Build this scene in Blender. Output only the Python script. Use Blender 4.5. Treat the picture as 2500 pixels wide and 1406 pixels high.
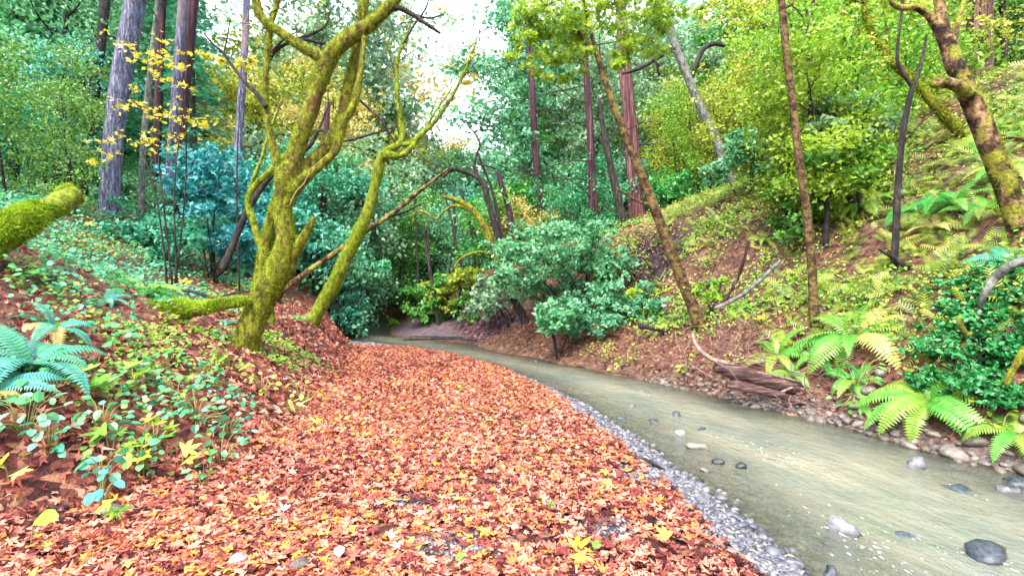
import bpy, math, random
import numpy as np
from mathutils import Vector, Matrix

R = math.radians
for o in list(bpy.data.objects):
    bpy.data.objects.remove(o)
scene = bpy.context.scene
COL = scene.collection

# ------------------------------------------------------------------ camera, sky, sun, exposure
CAM_H, HZ, F = 1.6, 680.0, 1250.0          # eye height, horizon row and focal length in photograph pixels (2500 wide)
cam_d = bpy.data.cameras.new('camera')
cam_d.sensor_width = 36.0
cam_d.lens = 18.0
cam_d.shift_y = -(703.0 - HZ) / 2500.0
cam_d.clip_start, cam_d.clip_end = 0.05, 2000.0
cam = bpy.data.objects.new('camera', cam_d)
cam.location = (0, 0, CAM_H)
cam.rotation_euler = (R(90), 0, 0)
COL.objects.link(cam)
scene.camera = cam

SUN_EL, SUN_AZ = 52.0, 205.0                # azimuth clockwise from +Y: behind the camera, a little to the left
world = bpy.data.worlds.new('World')
scene.world = world
world.use_nodes = True
wn = world.node_tree
bg = wn.nodes['Background']
sky = wn.nodes.new('ShaderNodeTexSky')
sky.sky_type = 'NISHITA'
sky.sun_disc = False
sky.sun_elevation = R(SUN_EL)
sky.sun_rotation = R(SUN_AZ)
sky.air_density = 1.0
sky.dust_density = 6.0
sky.ozone_density = 1.0
# thin white overcast over the blue
ov = wn.nodes.new('ShaderNodeMix')
ov.data_type = 'RGBA'
ov.inputs[0].default_value = .65
wn.links.new(sky.outputs[0], ov.inputs[6])
ov.inputs[7].default_value = (4.6, 4.7, 4.9, 1)
wn.links.new(ov.outputs[2], bg.inputs[0])
bg.inputs[1].default_value = 0.15

sun_d = bpy.data.lights.new('sun', 'SUN')
sun_d.energy = 1.5
sun_d.angle = R(25)
sun_d.color = (1.0, 0.93, 0.8)
sun = bpy.data.objects.new('sun', sun_d)
sv = Vector((math.sin(R(SUN_AZ)) * math.cos(R(SUN_EL)), math.cos(R(SUN_AZ)) * math.cos(R(SUN_EL)), math.sin(R(SUN_EL))))
sun.rotation_euler = sv.to_track_quat('Z', 'Y').to_euler()
sun.location = (0, -5, 30)
COL.objects.link(sun)

scene.view_settings.view_transform = 'Standard'
scene.view_settings.look = 'None'
scene.view_settings.exposure = 2.55
scene.view_settings.gamma = 1.0
cy = scene.cycles
cy.max_bounces = 7
cy.diffuse_bounces = 4
cy.glossy_bounces = 2
cy.transmission_bounces = 3
cy.transparent_max_bounces = 6
cy.caustics_reflective = False
cy.caustics_refractive = False
cy.use_adaptive_sampling = True
cy.adaptive_threshold = 0.02
cy.use_denoising = True

# ------------------------------------------------------------------ numpy noise
def _hash(ix, iy, iz):
    n = (ix.astype(np.int64) * 374761393 + iy.astype(np.int64) * 668265263 + iz.astype(np.int64) * 1274126177) & 0xFFFFFFFF
    n = ((n ^ (n >> 13)) * 1103515245) & 0xFFFFFFFF
    n = (n ^ (n >> 16)) & 0xFFFFFFFF
    return n.astype(np.float64) / 4294967295.0

def vnoise(P):
    P = np.asarray(P, float)
    i = np.floor(P).astype(np.int64)
    f = P - i
    u = f * f * (3 - 2 * f)
    r = 0
    for dx in (0, 1):
        wx = u[..., 0] if dx else 1 - u[..., 0]
        for dy in (0, 1):
            wy = u[..., 1] if dy else 1 - u[..., 1]
            for dz in (0, 1):
                wz = u[..., 2] if dz else 1 - u[..., 2]
                r = r + wx * wy * wz * _hash(i[..., 0] + dx, i[..., 1] + dy, i[..., 2] + dz)
    return r * 2 - 1

def fbm(P, octv=4, lac=2.03, gain=0.5):
    P = np.asarray(P, float)
    a, s, r = 1.0, 0.0, 0
    for k in range(octv):
        r = r + a * vnoise(P + 17.3 * k)
        s += a
        a *= gain
        P = P * lac
    return r / s

def fbm2(x, y, sc, octv=4, seed=0.0):
    x = np.asarray(x, float); y = np.asarray(y, float)
    return fbm(np.stack([x * sc + seed, y * sc - seed, np.full_like(x, seed * 1.7)], -1), octv)

# ------------------------------------------------------------------ terrain: cross sections of the ravine
# knots: far left, L3, L2, L1, foot of left bank, bar, leaf/gravel edge, water left, bed, water right, RA, R1, R2, R3, far right
WATER_Z = -0.10
ROWS = [
 (-14, [(-90,22),(-20,6.5),(-7,2.3),(-4.8,1.2),(-3.2,.12),(0,.03),(1.5,.0),(1.95,-.1),(3.3,-.34),(5.0,-.1),(5.3,.05),(6.2,.6),(9,2.8),(15,6.5),(90,26)]),
 (2.4, [(-90,20),(-18,5.4),(-6.5,2.6),(-4.5,1.15),(-2.95,.07),(0,.02),(1.37,.0),(1.72,-.1),(3.1,-.34),(4.75,-.1),(5.0,.04),(5.6,.5),(8.2,2.6),(14,6.2),(90,26)]),
 (3.4, [(-90,20),(-17,5.0),(-6.5,2.6),(-4.25,1.1),(-2.65,.06),(-.4,.02),(1.30,.0),(1.57,-.1),(3.0,-.34),(4.6,-.1),(4.85,.04),(5.4,.5),(8,2.6),(13.5,6.2),(90,26)]),
 (4.4, [(-90,20),(-16,4.6),(-6.5,2.55),(-4.0,1.0),(-2.25,.05),(-.5,.02),(1.16,.0),(1.44,-.1),(2.8,-.34),(4.4,-.1),(4.62,.04),(5.1,.45),(7.6,2.6),(13,6.2),(90,26)]),
 (5.2, [(-90,20),(-15.5,4.4),(-6.5,2.5),(-3.9,.9),(-2.25,.05),(-.5,.02),(1.05,.0),(1.33,-.1),(2.6,-.32),(4.14,-.1),(4.35,.05),(4.85,.55),(7.3,2.5),(12.5,6.1),(90,26)]),
 (6.2, [(-90,20),(-15,4.0),(-6.5,2.35),(-3.8,.82),(-2.45,.05),(-.6,.02),(.88,.0),(1.12,-.1),(2.3,-.32),(3.7,-.1),(3.95,.05),(4.6,.65),(7,2.45),(12,6.0),(90,26)]),
 (7.2, [(-90,20),(-13.5,3.6),(-6.5,1.9),(-3.85,.8),(-2.6,.06),(-.7,.02),(.6,.0),(.82,-.1),(1.8,-.32),(3.15,-.1),(3.4,.04),(4.3,.78),(6.8,2.7),(11.5,6.0),(90,26)]),
 (8.2, [(-90,20),(-12,3.2),(-6.5,1.5),(-3.95,.8),(-2.75,.06),(-1.0,.02),(.28,.0),(.46,-.1),(1.4,-.30),(2.6,-.1),(2.9,.03),(4.0,.85),(6.5,2.8),(11,6.0),(90,26)]),
 (9.2, [(-90,20),(-11.5,3.2),(-6.5,1.3),(-4.0,.78),(-2.9,.06),(-1.5,.02),(-.15,.0),(.0,-.1),(.8,-.26),(1.75,-.1),(2.1,.05),(3.6,.8),(6.0,2.75),(10.4,6.0),(90,26)]),
 (10.2,[(-90,20),(-11,3.2),(-6.5,1.3),(-4.05,.72),(-3.15,.05),(-2.0,.02),(-.8,.0),(-.62,-.1),(.1,-.24),(.95,-.1),(1.35,.08),(3.0,.75),(5.4,2.7),(9.9,5.8),(90,26)]),
 (11.4,[(-90,20),(-11,3.2),(-6.8,1.4),(-4.3,.7),(-3.5,.03),(-2.6,.01),(-1.7,.0),(-1.5,-.1),(-.8,-.22),(.12,-.1),(.5,.1),(2.0,.65),(4.4,2.6),(9.6,5.6),(90,26)]),
 (12.6,[(-90,20),(-11,3.3),(-7,1.5),(-4.6,.75),(-4.0,.0),(-3.6,.0),(-3.1,-.02),(-2.9,-.1),(-1.8,-.2),(-.65,-.1),(-.3,.1),(.9,.55),(3.2,2.6),(9.3,5.3),(90,25)]),
 (13.6,[(-90,20),(-11,3.4),(-7.2,1.6),(-5.0,.95),(-4.55,.0),(-4.5,-.04),(-4.45,-.06),(-4.35,-.1),(-2.8,-.2),(-1.05,-.1),(-.8,.1),(-.1,.6),(2.4,2.6),(9,5.0),(90,24)]),
 (15.2,[(-90,20),(-11.5,3.6),(-7.6,1.9),(-5.7,1.2),(-5.2,.0),(-5.15,-.04),(-5.1,-.07),(-5.05,-.1),(-4.4,-.3),(-3.6,-.1),(-1.6,.38),(-.9,1.5),(1.8,2.7),(8.5,4.9),(90,22)]),
 (17.5,[(-90,20),(-12,3.8),(-8,2.0),(-6.1,1.3),(-5.6,.0),(-5.55,-.04),(-5.5,-.07),(-5.45,-.1),(-4.8,-.3),(-4.1,-.1),(-2.4,.45),(-1.5,1.7),(1.0,2.6),(8.2,4.8),(90,20)]),
 (22, [(-90,20),(-14,4.0),(-9,2.2),(-7.2,1.4),(-6.7,.0),(-6.6,-.04),(-6.5,-.07),(-6.4,-.1),(-5.7,-.3),(-5.0,-.1),(-3.6,.4),(-2.2,1.4),(1.0,2.4),(8,4.6),(90,18)]),
 (30, [(-90,20),(-20,4.2),(-14,2.4),(-12,1.6),(-11.2,.0),(-11,-.04),(-10.9,-.07),(-10.7,-.1),(-9.7,-.3),(-8.7,-.1),(-7,.5),(-4.5,1.4),(0,2.4),(8,4.6),(90,18)]),
 (45, [(-90,20),(-40,7),(-34,5),(-31,3.0),(-29,.4),(-28,.2),(-27,.1),(-26,-.1),(-24,-.3),(-22,-.1),(-18,.8),(-10,2.0),(0,3),(10,5),(90,18)]),
 (110,[(-120,26),(-60,14),(-50,12),(-46,11),(-43,10),(-40,10),(-38,10),(-36,10),(-33,10),(-30,10),(-24,10),(-10,11),(0,12),(10,13),(90,24)]),
 (260,[(-260,60),(-60,40),(-50,40),(-46,40),(-43,40),(-40,40),(-38,40),(-36,40),(-33,40),(-30,40),(-24,40),(-10,40),(0,40),(10,40),(260,60)]),
]
_ry = np.array([r[0] for r in ROWS], float)
_rx = np.array([[k[0] for k in r[1]] for r in ROWS], float)
_rz = np.array([[k[1] for k in r[1]] for r in ROWS], float)
_ty = np.arange(-14, 260.01, 0.2)
_tx = np.stack([np.interp(_ty, _ry, _rx[:, k]) for k in range(15)], 1)
_tz = np.stack([np.interp(_ty, _ry, _rz[:, k]) for k in range(15)], 1)
_ker = np.array([1, 2, 3, 2, 1], float); _ker /= _ker.sum()
def _sm(a):
    p = np.pad(a, ((2, 2), (0, 0)), 'edge')
    return sum(_ker[k] * p[k:k + len(a)] for k in range(5))
_tx, _tz = _sm(_tx), _sm(_tz)

def knots(y):
    t = np.clip((np.asarray(y, float) + 14) / 0.2, 0, len(_ty) - 1.001)
    i = t.astype(int); f = (t - i)[..., None]
    return _tx[i] * (1 - f) + _tx[i + 1] * f, _tz[i] * (1 - f) + _tz[i + 1] * f

def _sec(x, kx, kz):
    j = np.clip((x[..., None] >= kx).sum(-1) - 1, 0, 13)[..., None]
    x0 = np.take_along_axis(kx, j, -1)[..., 0]; x1 = np.take_along_axis(kx, j + 1, -1)[..., 0]
    z0 = np.take_along_axis(kz, j, -1)[..., 0]; z1 = np.take_along_axis(kz, j + 1, -1)[..., 0]
    return z0 + (z1 - z0) * np.clip((x - x0) / np.maximum(x1 - x0, 1e-6), 0, 1)

def H(x, y):
    x = np.atleast_1d(np.asarray(x, float)); y = np.atleast_1d(np.asarray(y, float))
    kx, kz = knots(y)
    z = (_sec(x - .12, kx, kz) + 2 * _sec(x, kx, kz) + _sec(x + .12, kx, kz)) / 4
    bank = np.clip((kx[..., 4] - x) / 1.2, 0, 1) + np.clip((x - kx[..., 10]) / 1.2, 0, 1)
    z = z + bank * (.20 * fbm2(x, y, .55, 3, 3.1) + .07 * fbm2(x, y, 2.3, 3, 7.7))
    z = z + .018 * fbm2(x, y, 1.7, 3, 1.2)
    z = z - 1.5 * np.exp(-(((x - 3.25) / .72) ** 2 + ((y - 11.85) / .48) ** 2) ** 2)     # eroded hollow under the crest
    return z

def Hs(x, y):
    return float(H(x, y)[0])

def normal_at(x, y, e=.12):
    dx = (H(x + e, y) - H(x - e, y)) / (2 * e)
    dy = (H(x, y + e) - H(x, y - e)) / (2 * e)
    n = np.stack([-dx, -dy, np.ones_like(dx)], -1)
    return n / np.linalg.norm(n, axis=-1, keepdims=True)

def P(px, py, Y):
    return np.array([(px - 1250.0) / F * Y, Y, CAM_H - (py - HZ) / F * Y])

def hit(px, py, y0=2.0, y1=80.0):
    ys = np.arange(y0, y1, .03)
    z = CAM_H - (py - HZ) / F * ys
    d = z - H((px - 1250.0) / F * ys, ys)
    k = np.argmax(d < 0)
    return float(ys[k]) if d[k] < 0 else y1

# ------------------------------------------------------------------ mesh helpers
def mesh_np(name, V, faces, attrs=None, smooth=True):
    """faces: list of int arrays (n, k), k verts each"""
    V = np.asarray(V, np.float32)
    me = bpy.data.meshes.new(name)
    faces = [np.asarray(f, np.int32) for f in faces if len(f)]
    nl = sum(f.size for f in faces); npoly = sum(len(f) for f in faces)
    me.vertices.add(len(V)); me.vertices.foreach_set('co', V.ravel())
    me.loops.add(nl); me.loops.foreach_set('vertex_index', np.concatenate([f.ravel() for f in faces]))
    me.polygons.add(npoly)
    tot = np.concatenate([np.full(len(f), f.shape[1], np.int32) for f in faces])
    st = np.concatenate([[0], np.cumsum(tot)[:-1]]).astype(np.int32)
    me.polygons.foreach_set('loop_start', st)
    me.polygons.foreach_set('loop_total', tot)
    me.polygons.foreach_set('use_smooth', np.full(npoly, bool(smooth)))
    for k, a in (attrs or {}).items():
        at = me.attributes.new(k, 'FLOAT', 'POINT')
        at.data.foreach_set('value', np.asarray(a, np.float32))
    me.update(calc_edges=True)
    me.validate()
    return me

def tag(o, label=None, cat=None, group=None, kind=None):
    if label: o['label'] = label
    if cat: o['category'] = cat
    if group: o['group'] = group
    if kind: o['kind'] = kind
    return o

def ob(name, me, mat=None, parent=None, loc=(0, 0, 0)):
    o = bpy.data.objects.new(name, me)
    COL.objects.link(o)
    if mat is not None:
        if len(me.materials) == 0:
            me.materials.append(mat)
        elif me.materials[0] != mat:
            o.material_slots[0].link = 'OBJECT'
            o.material_slots[0].material = mat
    if parent is not None:
        o.parent = parent
    else:
        o.location = loc
    return o

def thing(name, loc, label, cat, group=None):
    o = bpy.data.objects.new(name, None)
    o.empty_display_size = .2
    COL.objects.link(o)
    o.location = [float(c) for c in loc]
    return tag(o, label, cat, group)

class Buf:
    def __init__(self):
        self.V, self.F3, self.F4, self.A, self.n = [], [], [], [], 0
    def add(self, V, F3=None, F4=None, a=None):
        V = np.asarray(V, float)
        self.V.append(V)
        if F3 is not None and len(F3): self.F3.append(np.asarray(F3, int) + self.n)
        if F4 is not None and len(F4): self.F4.append(np.asarray(F4, int) + self.n)
        self.A.append(np.zeros(len(V)) if a is None else np.broadcast_to(np.asarray(a, float), (len(V),)))
        self.n += len(V)
    def mesh(self, name, origin=(0, 0, 0), smooth=True):
        V = np.concatenate(self.V) - np.asarray(origin, float)
        f = []
        if self.F3: f.append(np.concatenate(self.F3))
        if self.F4: f.append(np.concatenate(self.F4))
        return mesh_np(name, V, f, {'rnd': np.concatenate(self.A)}, smooth)

def catmull(pts, n):
    pts = np.asarray(pts, float)
    p = np.concatenate([[2 * pts[0] - pts[1]], pts, [2 * pts[-1] - pts[-2]]])
    out = []
    for i in range(1, len(p) - 2):
        t = np.linspace(0, 1, n, endpoint=False)[:, None]
        a, b, c, d = p[i - 1], p[i], p[i + 1], p[i + 2]
        out.append(.5 * (2 * b + (c - a) * t + (2 * a - 5 * b + 4 * c - d) * t ** 2 + (3 * b - a - 3 * c + d) * t ** 3))
    out.append(pts[-1:])
    return np.concatenate(out)

def tube(buf, path, rad, seg=8, n=4, amp=.10, freq=1.5, a=0.0, round_end=False):
    q = catmull(np.concatenate([np.asarray(path, float), np.asarray(rad, float)[:, None]], 1), n)
    pts, r = q[:, :3], np.maximum(q[:, 3], .0015)
    T = np.gradient(pts, axis=0)
    T /= np.maximum(np.linalg.norm(T, axis=1, keepdims=True), 1e-9)
    up = np.array([0, 0, 1.0]) if abs(T[0, 2]) < .9 else np.array([1.0, 0, 0])
    N = np.cross(T[0], up); N /= np.linalg.norm(N)
    Ns = [N]
    for i in range(1, len(pts)):
        N = Ns[-1] - T[i] * np.dot(Ns[-1], T[i])
        N /= max(np.linalg.norm(N), 1e-9)
        Ns.append(N)
    Ns = np.array(Ns); Bs = np.cross(T, Ns)
    th = np.linspace(0, 2 * np.pi, seg, endpoint=False)
    D = Ns[:, None] * np.cos(th)[None, :, None] + Bs[:, None] * np.sin(th)[None, :, None]
    base = pts[:, None] + D * r[:, None, None]
    if amp:
        nz = fbm(base * (freq / np.maximum(r.max(), .02) * .25) + 5.0, 3)
        base = pts[:, None] + D * (r[:, None] * (1 + amp * 1.8 * nz))[..., None]
    V = base.reshape(-1, 3)
    m = len(pts)
    i = np.arange(m - 1)[:, None] * seg; j = np.arange(seg)[None]; j2 = (j + 1) % seg
    F4 = np.stack([i + j, i + j2, i + seg + j2, i + seg + j], -1).reshape(-1, 4)
    ext = T[-1] * r[-1] * (.7 if round_end else .15)
    V = np.concatenate([V, [pts[0]], [pts[-1] + ext]])
    c0, c1 = m * seg, m * seg + 1
    k = np.arange(seg); k2 = (k + 1) % seg
    F3 = np.concatenate([np.stack([np.full(seg, c0), k2, k], -1), np.stack([np.full(seg, c1), (m - 1) * seg + k, (m - 1) * seg + k2], -1)])
    buf.add(V, F3, F4, a)
    return pts

def remeshed(me, voxel, smooth_iter=2):
    o = bpy.data.objects.new('work', me)
    COL.objects.link(o)
    m = o.modifiers.new('r', 'REMESH'); m.mode = 'VOXEL'; m.voxel_size = voxel; m.use_smooth_shade = True
    s = o.modifiers.new('s', 'SMOOTH'); s.iterations = smooth_iter; s.factor = .5
    dg = bpy.context.evaluated_depsgraph_get()
    out = bpy.data.meshes.new_from_object(o.evaluated_get(dg))
    bpy.data.objects.remove(o)
    return out

def surf_samples(me, n, rng):
    me.calc_loop_triangles()
    nt = len(me.loop_triangles)
    tri = np.empty(nt * 3, np.int32); me.loop_triangles.foreach_get('vertices', tri); tri = tri.reshape(-1, 3)
    co = np.empty(len(me.vertices) * 3, np.float32); me.vertices.foreach_get('co', co); co = co.reshape(-1, 3).astype(float)
    a, b, c = co[tri[:, 0]], co[tri[:, 1]], co[tri[:, 2]]
    nr = np.cross(b - a, c - a); ar = np.linalg.norm(nr, axis=1)
    nr = nr / np.maximum(ar[:, None], 1e-12)
    k = rng.choice(nt, n, p=ar / ar.sum())
    u, v = rng.random(n), rng.random(n)
    f = u + v > 1; u[f], v[f] = 1 - u[f], 1 - v[f]
    return a[k] + (b - a)[k] * u[:, None] + (c - a)[k] * v[:, None], nr[k]

# leaf templates: (verts, tri faces); leaf lies in xy, tip along +x, stalk at origin
def T_diamond(w=.34):
    return np.array([(0, 0, 0), (.42, w, .10), (1, 0, -.08), (.42, -w, .10)]), np.array([(0, 2, 1), (0, 3, 2)])
def T_oval(w=.36):
    V = [(0, 0, 0), (.25, w * .8, .06), (.62, w * .85, .07), (1, 0, -.10), (.62, -w * .85, .07), (.25, -w * .8, .06), (.45, 0, -.02)]
    return np.array(V), np.array([(6, i, (i + 1) % 6) for i in range(6)][:0] + [(6, (i + 1) % 6, i) for i in range(6)])
def T_maple(full=True):
    h = [(0, 1.0), (9, .74), (17, .60), (25, .36), (36, .60), (44, .95), (55, .70), (64, .58), (76, .33), (92, .50), (106, .66), (122, .44), (150, .26)]
    if not full:
        h = [(0, 1.0), (25, .36), (45, .95), (76, .33), (108, .64), (150, .24)]
    out = [(a, r) for a, r in h] + [(-a, r) for a, r in reversed(h[1:])]
    V = [(0.18, 0, .02)]
    for a, r in out:
        x, y = r * math.cos(R(a)), r * math.sin(R(a))
        V.append((x + .15, y, .16 * r * r * math.cos(R(a * 4)) + .10 * r * r))
    n = len(out)
    V = np.array(V); V[:, 0] -= .2
    return V * .62, np.array([(0, 1 + i, 1 + (i + 1) % n) for i in range(n)])
def T_blade():
    return np.array([(0, -.10, 0), (0, .10, 0), (1, 0, .1)]), np.array([(0, 1, 2)])
def T_needles(n=7):
    V, Fc = [], []
    for i in range(n):
        x = i / n; L = .34 * (1 - .6 * abs(x - .35))
        for s in (-1, 1):
            k = len(V)
            V += [(x, 0, 0), (x + .09, 0, 0), (x + .22, s * L, -.05)]
            Fc.append((k, k + 1, k + 2) if s > 0 else (k, k + 2, k + 1))
    return np.array(V), np.array(Fc)

def unit(a):
    return a / np.maximum(np.linalg.norm(a, axis=-1, keepdims=True), 1e-9)

def place(tpl, pos, nrm, size, rng, curl=1.0, heading=None):
    V, Fc = tpl
    N = len(pos); k = len(V)
    nrm = unit(nrm)
    t = rng.normal(size=(N, 3)) if heading is None else heading
    t = unit(t - nrm * (t * nrm).sum(1, keepdims=True))
    b = np.cross(nrm, t)
    curl = np.broadcast_to(np.asarray(curl, float), (N,))
    size = np.broadcast_to(np.asarray(size, float), (N,))
    W = pos[:, None] + size[:, None, None] * (V[None, :, :1] * t[:, None] + V[None, :, 1:2] * b[:, None] + (V[None, :, 2:3] * curl[:, None, None]) * nrm[:, None])
    Fo = (Fc[None] + (np.arange(N) * k)[:, None, None]).reshape(-1, 3)
    return W.reshape(-1, 3), Fo

def leaves(buf, tpl, pos, nrm, size, rng, rnd=None, curl=1.0, heading=None):
    if len(pos) == 0: return
    W, Fo = place(tpl, pos, nrm, size, rng, curl, heading)
    r = rng.random(len(pos)) if rnd is None else np.broadcast_to(np.asarray(rnd, float), (len(pos),))
    buf.add(W, Fo, None, np.repeat(np.clip(r, 0, 1), len(tpl[0])))

def stone_mesh(name, rng, flat=.6, sub=2, rough=.16):
    import bmesh
    bm = bmesh.new()
    bmesh.ops.create_icosphere(bm, subdivisions=sub, radius=1)
    me = bpy.data.meshes.new(name)
    off = rng.random(3) * 50
    co = np.array([v.co[:] for v in bm.verts])
    d = 1 + rough * 2.2 * fbm(co * 1.3 + off, 3)
    co = co * d[:, None] * np.array([1.0, .62 + .3 * rng.random(), flat])
    for v, c in zip(bm.verts, co): v.co = c
    bm.to_mesh(me); bm.free()
    for p in me.polygons: p.use_smooth = True
    return me

# ------------------------------------------------------------------ materials
def new_mat(name):
    m = bpy.data.materials.new(name)
    m.use_nodes = True
    nt = m.node_tree
    nt.nodes.clear()
    out = nt.nodes.new('ShaderNodeOutputMaterial')
    return m, nt, out

def N(nt, t, **kw):
    n = nt.nodes.new('ShaderNode' + t)
    for k, v in kw.items():
        if isinstance(k, str) and hasattr(n, k): setattr(n, k, v)
    return n

def ramp(nt, src, stops, interp='LINEAR'):
    r = N(nt, 'ValToRGB')
    cr = r.color_ramp; cr.interpolation = interp
    while len(cr.elements) < len(stops): cr.elements.new(.5)
    for e, (p, c) in zip(cr.elements, stops):
        e.position = p; e.color = (*c, 1)
    nt.links.new(src, r.inputs[0])
    return r.outputs[0]

def noise_n(nt, vec, scale, detail=4, rough=.55):
    n = N(nt, 'TexNoise'); n.inputs['Scale'].default_value = scale; n.inputs['Detail'].default_value = detail
    n.inputs['Roughness'].default_value = rough
    if vec is not None: nt.links.new(vec, n.inputs['Vector'])
    return n.outputs['Fac']

def mixc(nt, fac, a, b, mode='MIX'):
    m = N(nt, 'Mix'); m.data_type = 'RGBA'; m.blend_type = mode
    for s, v in ((m.inputs[0], fac), (m.inputs[6], a), (m.inputs[7], b)):
        if isinstance(v, (int, float)): s.default_value = v
        elif isinstance(v, tuple): s.default_value = (*v, 1)
        else: nt.links.new(v, s)
    return m.outputs[2]

def math_n(nt, op, a, b=None, clamp=False):
    m = N(nt, 'Math'); m.operation = op; m.use_clamp = clamp
    for s, v in zip(m.inputs, (a, b)):
        if v is None: continue
        if isinstance(v, (int, float)): s.default_value = v
        else: nt.links.new(v, s)
    return m.outputs[0]

def attr(nt, name):
    a = N(nt, 'Attribute'); a.attribute_name = name
    return a.outputs['Fac']

def leaf_mat(name, stops, transl=.35, rough=.38, spec=.5, objvar=.06, tcol=1.0):
    m, nt, out = new_mat(name)
    c = ramp(nt, attr(nt, 'rnd'), stops)
    if objvar:
        oi = N(nt, 'ObjectInfo')
        hs = N(nt, 'HueSaturation')
        nt.links.new(math_n(nt, 'MULTIPLY_ADD', oi.outputs['Random'], objvar), hs.inputs['Hue'])
        hs.inputs['Hue'].links[0].from_node.inputs[2].default_value = .5 - objvar / 2
        nt.links.new(c, hs.inputs['Color']); c = hs.outputs[0]
    p = N(nt, 'BsdfPrincipled')
    nt.links.new(c, p.inputs['Base Color'])
    p.inputs['Roughness'].default_value = rough
    p.inputs['Specular IOR Level'].default_value = spec
    sh = p.outputs[0]
    if transl:
        t = N(nt, 'BsdfTranslucent')
        nt.links.new(mixc(nt, .35 * tcol, c, (.85, .9, .1), 'SOFT_LIGHT'), t.inputs[0])
        mx = N(nt, 'MixShader'); mx.inputs[0].default_value = transl
        nt.links.new(sh, mx.inputs[1]); nt.links.new(t.outputs[0], mx.inputs[2]); sh = mx.outputs[0]
    nt.links.new(sh, out.inputs[0])
    return m

def bark_mat(name, stops, scale=6, stretch=(1, 1, .25), bump=.5, rough=.85, patch=None, patch_scale=2.2, patch_lo=.5, patch_hi=.6, spec=.25, dist=.03, cracks=0):
    m, nt, out = new_mat(name)
    tc = N(nt, 'TexCoord')
    mp = N(nt, 'Mapping'); mp.inputs['Scale'].default_value = stretch
    nt.links.new(tc.outputs['Object'], mp.inputs[0])
    n1 = noise_n(nt, mp.outputs[0], scale, 7, .68)
    c = ramp(nt, n1, stops)
    if cracks:
        vz = N(nt, 'TexVoronoi'); vz.feature = 'DISTANCE_TO_EDGE'; vz.inputs['Scale'].default_value = scale * cracks
        wv = N(nt, 'VectorMath'); wv.operation = 'MULTIPLY_ADD'
        nz = N(nt, 'TexNoise'); nz.inputs['Scale'].default_value = scale; nt.links.new(mp.outputs[0], nz.inputs['Vector'])
        nt.links.new(nz.outputs['Color'], wv.inputs[0]); wv.inputs[1].default_value = (.25, .25, .25); nt.links.new(mp.outputs[0], wv.inputs[2])
        nt.links.new(wv.outputs[0], vz.inputs['Vector'])
        crk = ramp(nt, vz.outputs['Distance'], [(0, (.16, .15, .17)), (.16, (1, 1, 1))])
        c = mixc(nt, .85, c, crk, 'MULTIPLY')
    if patch:
        n2 = noise_n(nt, tc.outputs['Object'], patch_scale, 5, .6)
        f = ramp(nt, n2, [(patch_lo, (0, 0, 0)), (patch_hi, (1, 1, 1))])
        pc = ramp(nt, noise_n(nt, tc.outputs['Object'], scale * 5, 3, .6), patch) if isinstance(patch, list) else patch
        c = mixc(nt, f, c, pc)
    p = N(nt, 'BsdfPrincipled')
    nt.links.new(c, p.inputs['Base Color'])
    p.inputs['Roughness'].default_value = rough
    p.inputs['Specular IOR Level'].default_value = spec
    b = N(nt, 'Bump'); b.inputs['Strength'].default_value = bump; b.inputs['Distance'].default_value = dist
    nt.links.new(math_n(nt, 'ADD', n1, noise_n(nt, mp.outputs[0], scale * 4, 4, .6)), b.inputs['Height'])
    nt.links.new(b.outputs[0], p.inputs['Normal'])
    nt.links.new(p.outputs[0], out.inputs[0])
    return m

M = {}
M['teal'] = leaf_mat('teal_leaf', [(0, (.008, .075, .045)), (.5, (.04, .28, .18)), (1, (.19, .57, .41))], .36)
M['emerald'] = leaf_mat('emerald_leaf', [(0, (.010, .085, .030)), (.5, (.04, .27, .09)), (1, (.17, .52, .24))], .38)
M['green'] = leaf_mat('green_leaf', [(0, (.02, .085, .012)), (.5, (.075, .24, .035)), (1, (.22, .44, .11))], .35)
M['lime'] = leaf_mat('lime_leaf', [(0, (.06, .16, .012)), (.5, (.19, .37, .03)), (1, (.40, .58, .08))], .42)
M['yellowgreen'] = leaf_mat('yellow_green_leaf', [(0, (.06, .10, .010)), (.5, (.23, .31, .03)), (1, (.54, .57, .11))], .42)
M['yellow'] = leaf_mat('yellow_leaf', [(0, (.30, .27, .02)), (.5, (.56, .49, .045)), (1, (.74, .68, .18))], .40, objvar=.02)
M['sage'] = leaf_mat('sage_leaf', [(0, (.06, .13, .08)), (.5, (.18, .33, .21)), (1, (.40, .58, .40))], .36)
M['sage_teal'] = leaf_mat('soft_green_leaf', [(0, (.02, .10, .055)), (.5, (.09, .32, .18)), (1, (.30, .61, .42))], .36)
M['blue'] = leaf_mat('blue_green_leaf', [(0, (.012, .10, .095)), (.5, (.02, .27, .27)), (1, (.09, .50, .53))], .28)
M['litter'] = leaf_mat('bank_litter', [(0, (.025, .010, .010)), (.2, (.08, .030, .024)), (.45, (.17, .075, .052)), (.7, (.27, .15, .10)), (.9, (.34, .23, .11)), (1, (.38, .30, .16))], .18, rough=.6, spec=.2, objvar=0)
M['slope_fern'] = leaf_mat('slope_fern_leaf', [(0, (.035, .07, .010)), (.35, (.10, .19, .02)), (.7, (.28, .36, .04)), (1, (.52, .54, .14))], .4, objvar=0)
M['slope_mix'] = leaf_mat('slope_plant_leaf', [(0, (.02, .06, .010)), (.4, (.09, .17, .02)), (.75, (.30, .34, .04)), (1, (.60, .58, .16))], .4, objvar=0)
M['gold'] = leaf_mat('golden_leaf', [(0, (.22, .22, .015)), (.5, (.48, .46, .03)), (1, (.72, .68, .08))], .42, objvar=.03)
M['straw'] = leaf_mat('straw_leaf', [(0, (.16, .15, .04)), (.5, (.42, .37, .11)), (1, (.68, .60, .24))], .4)
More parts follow.
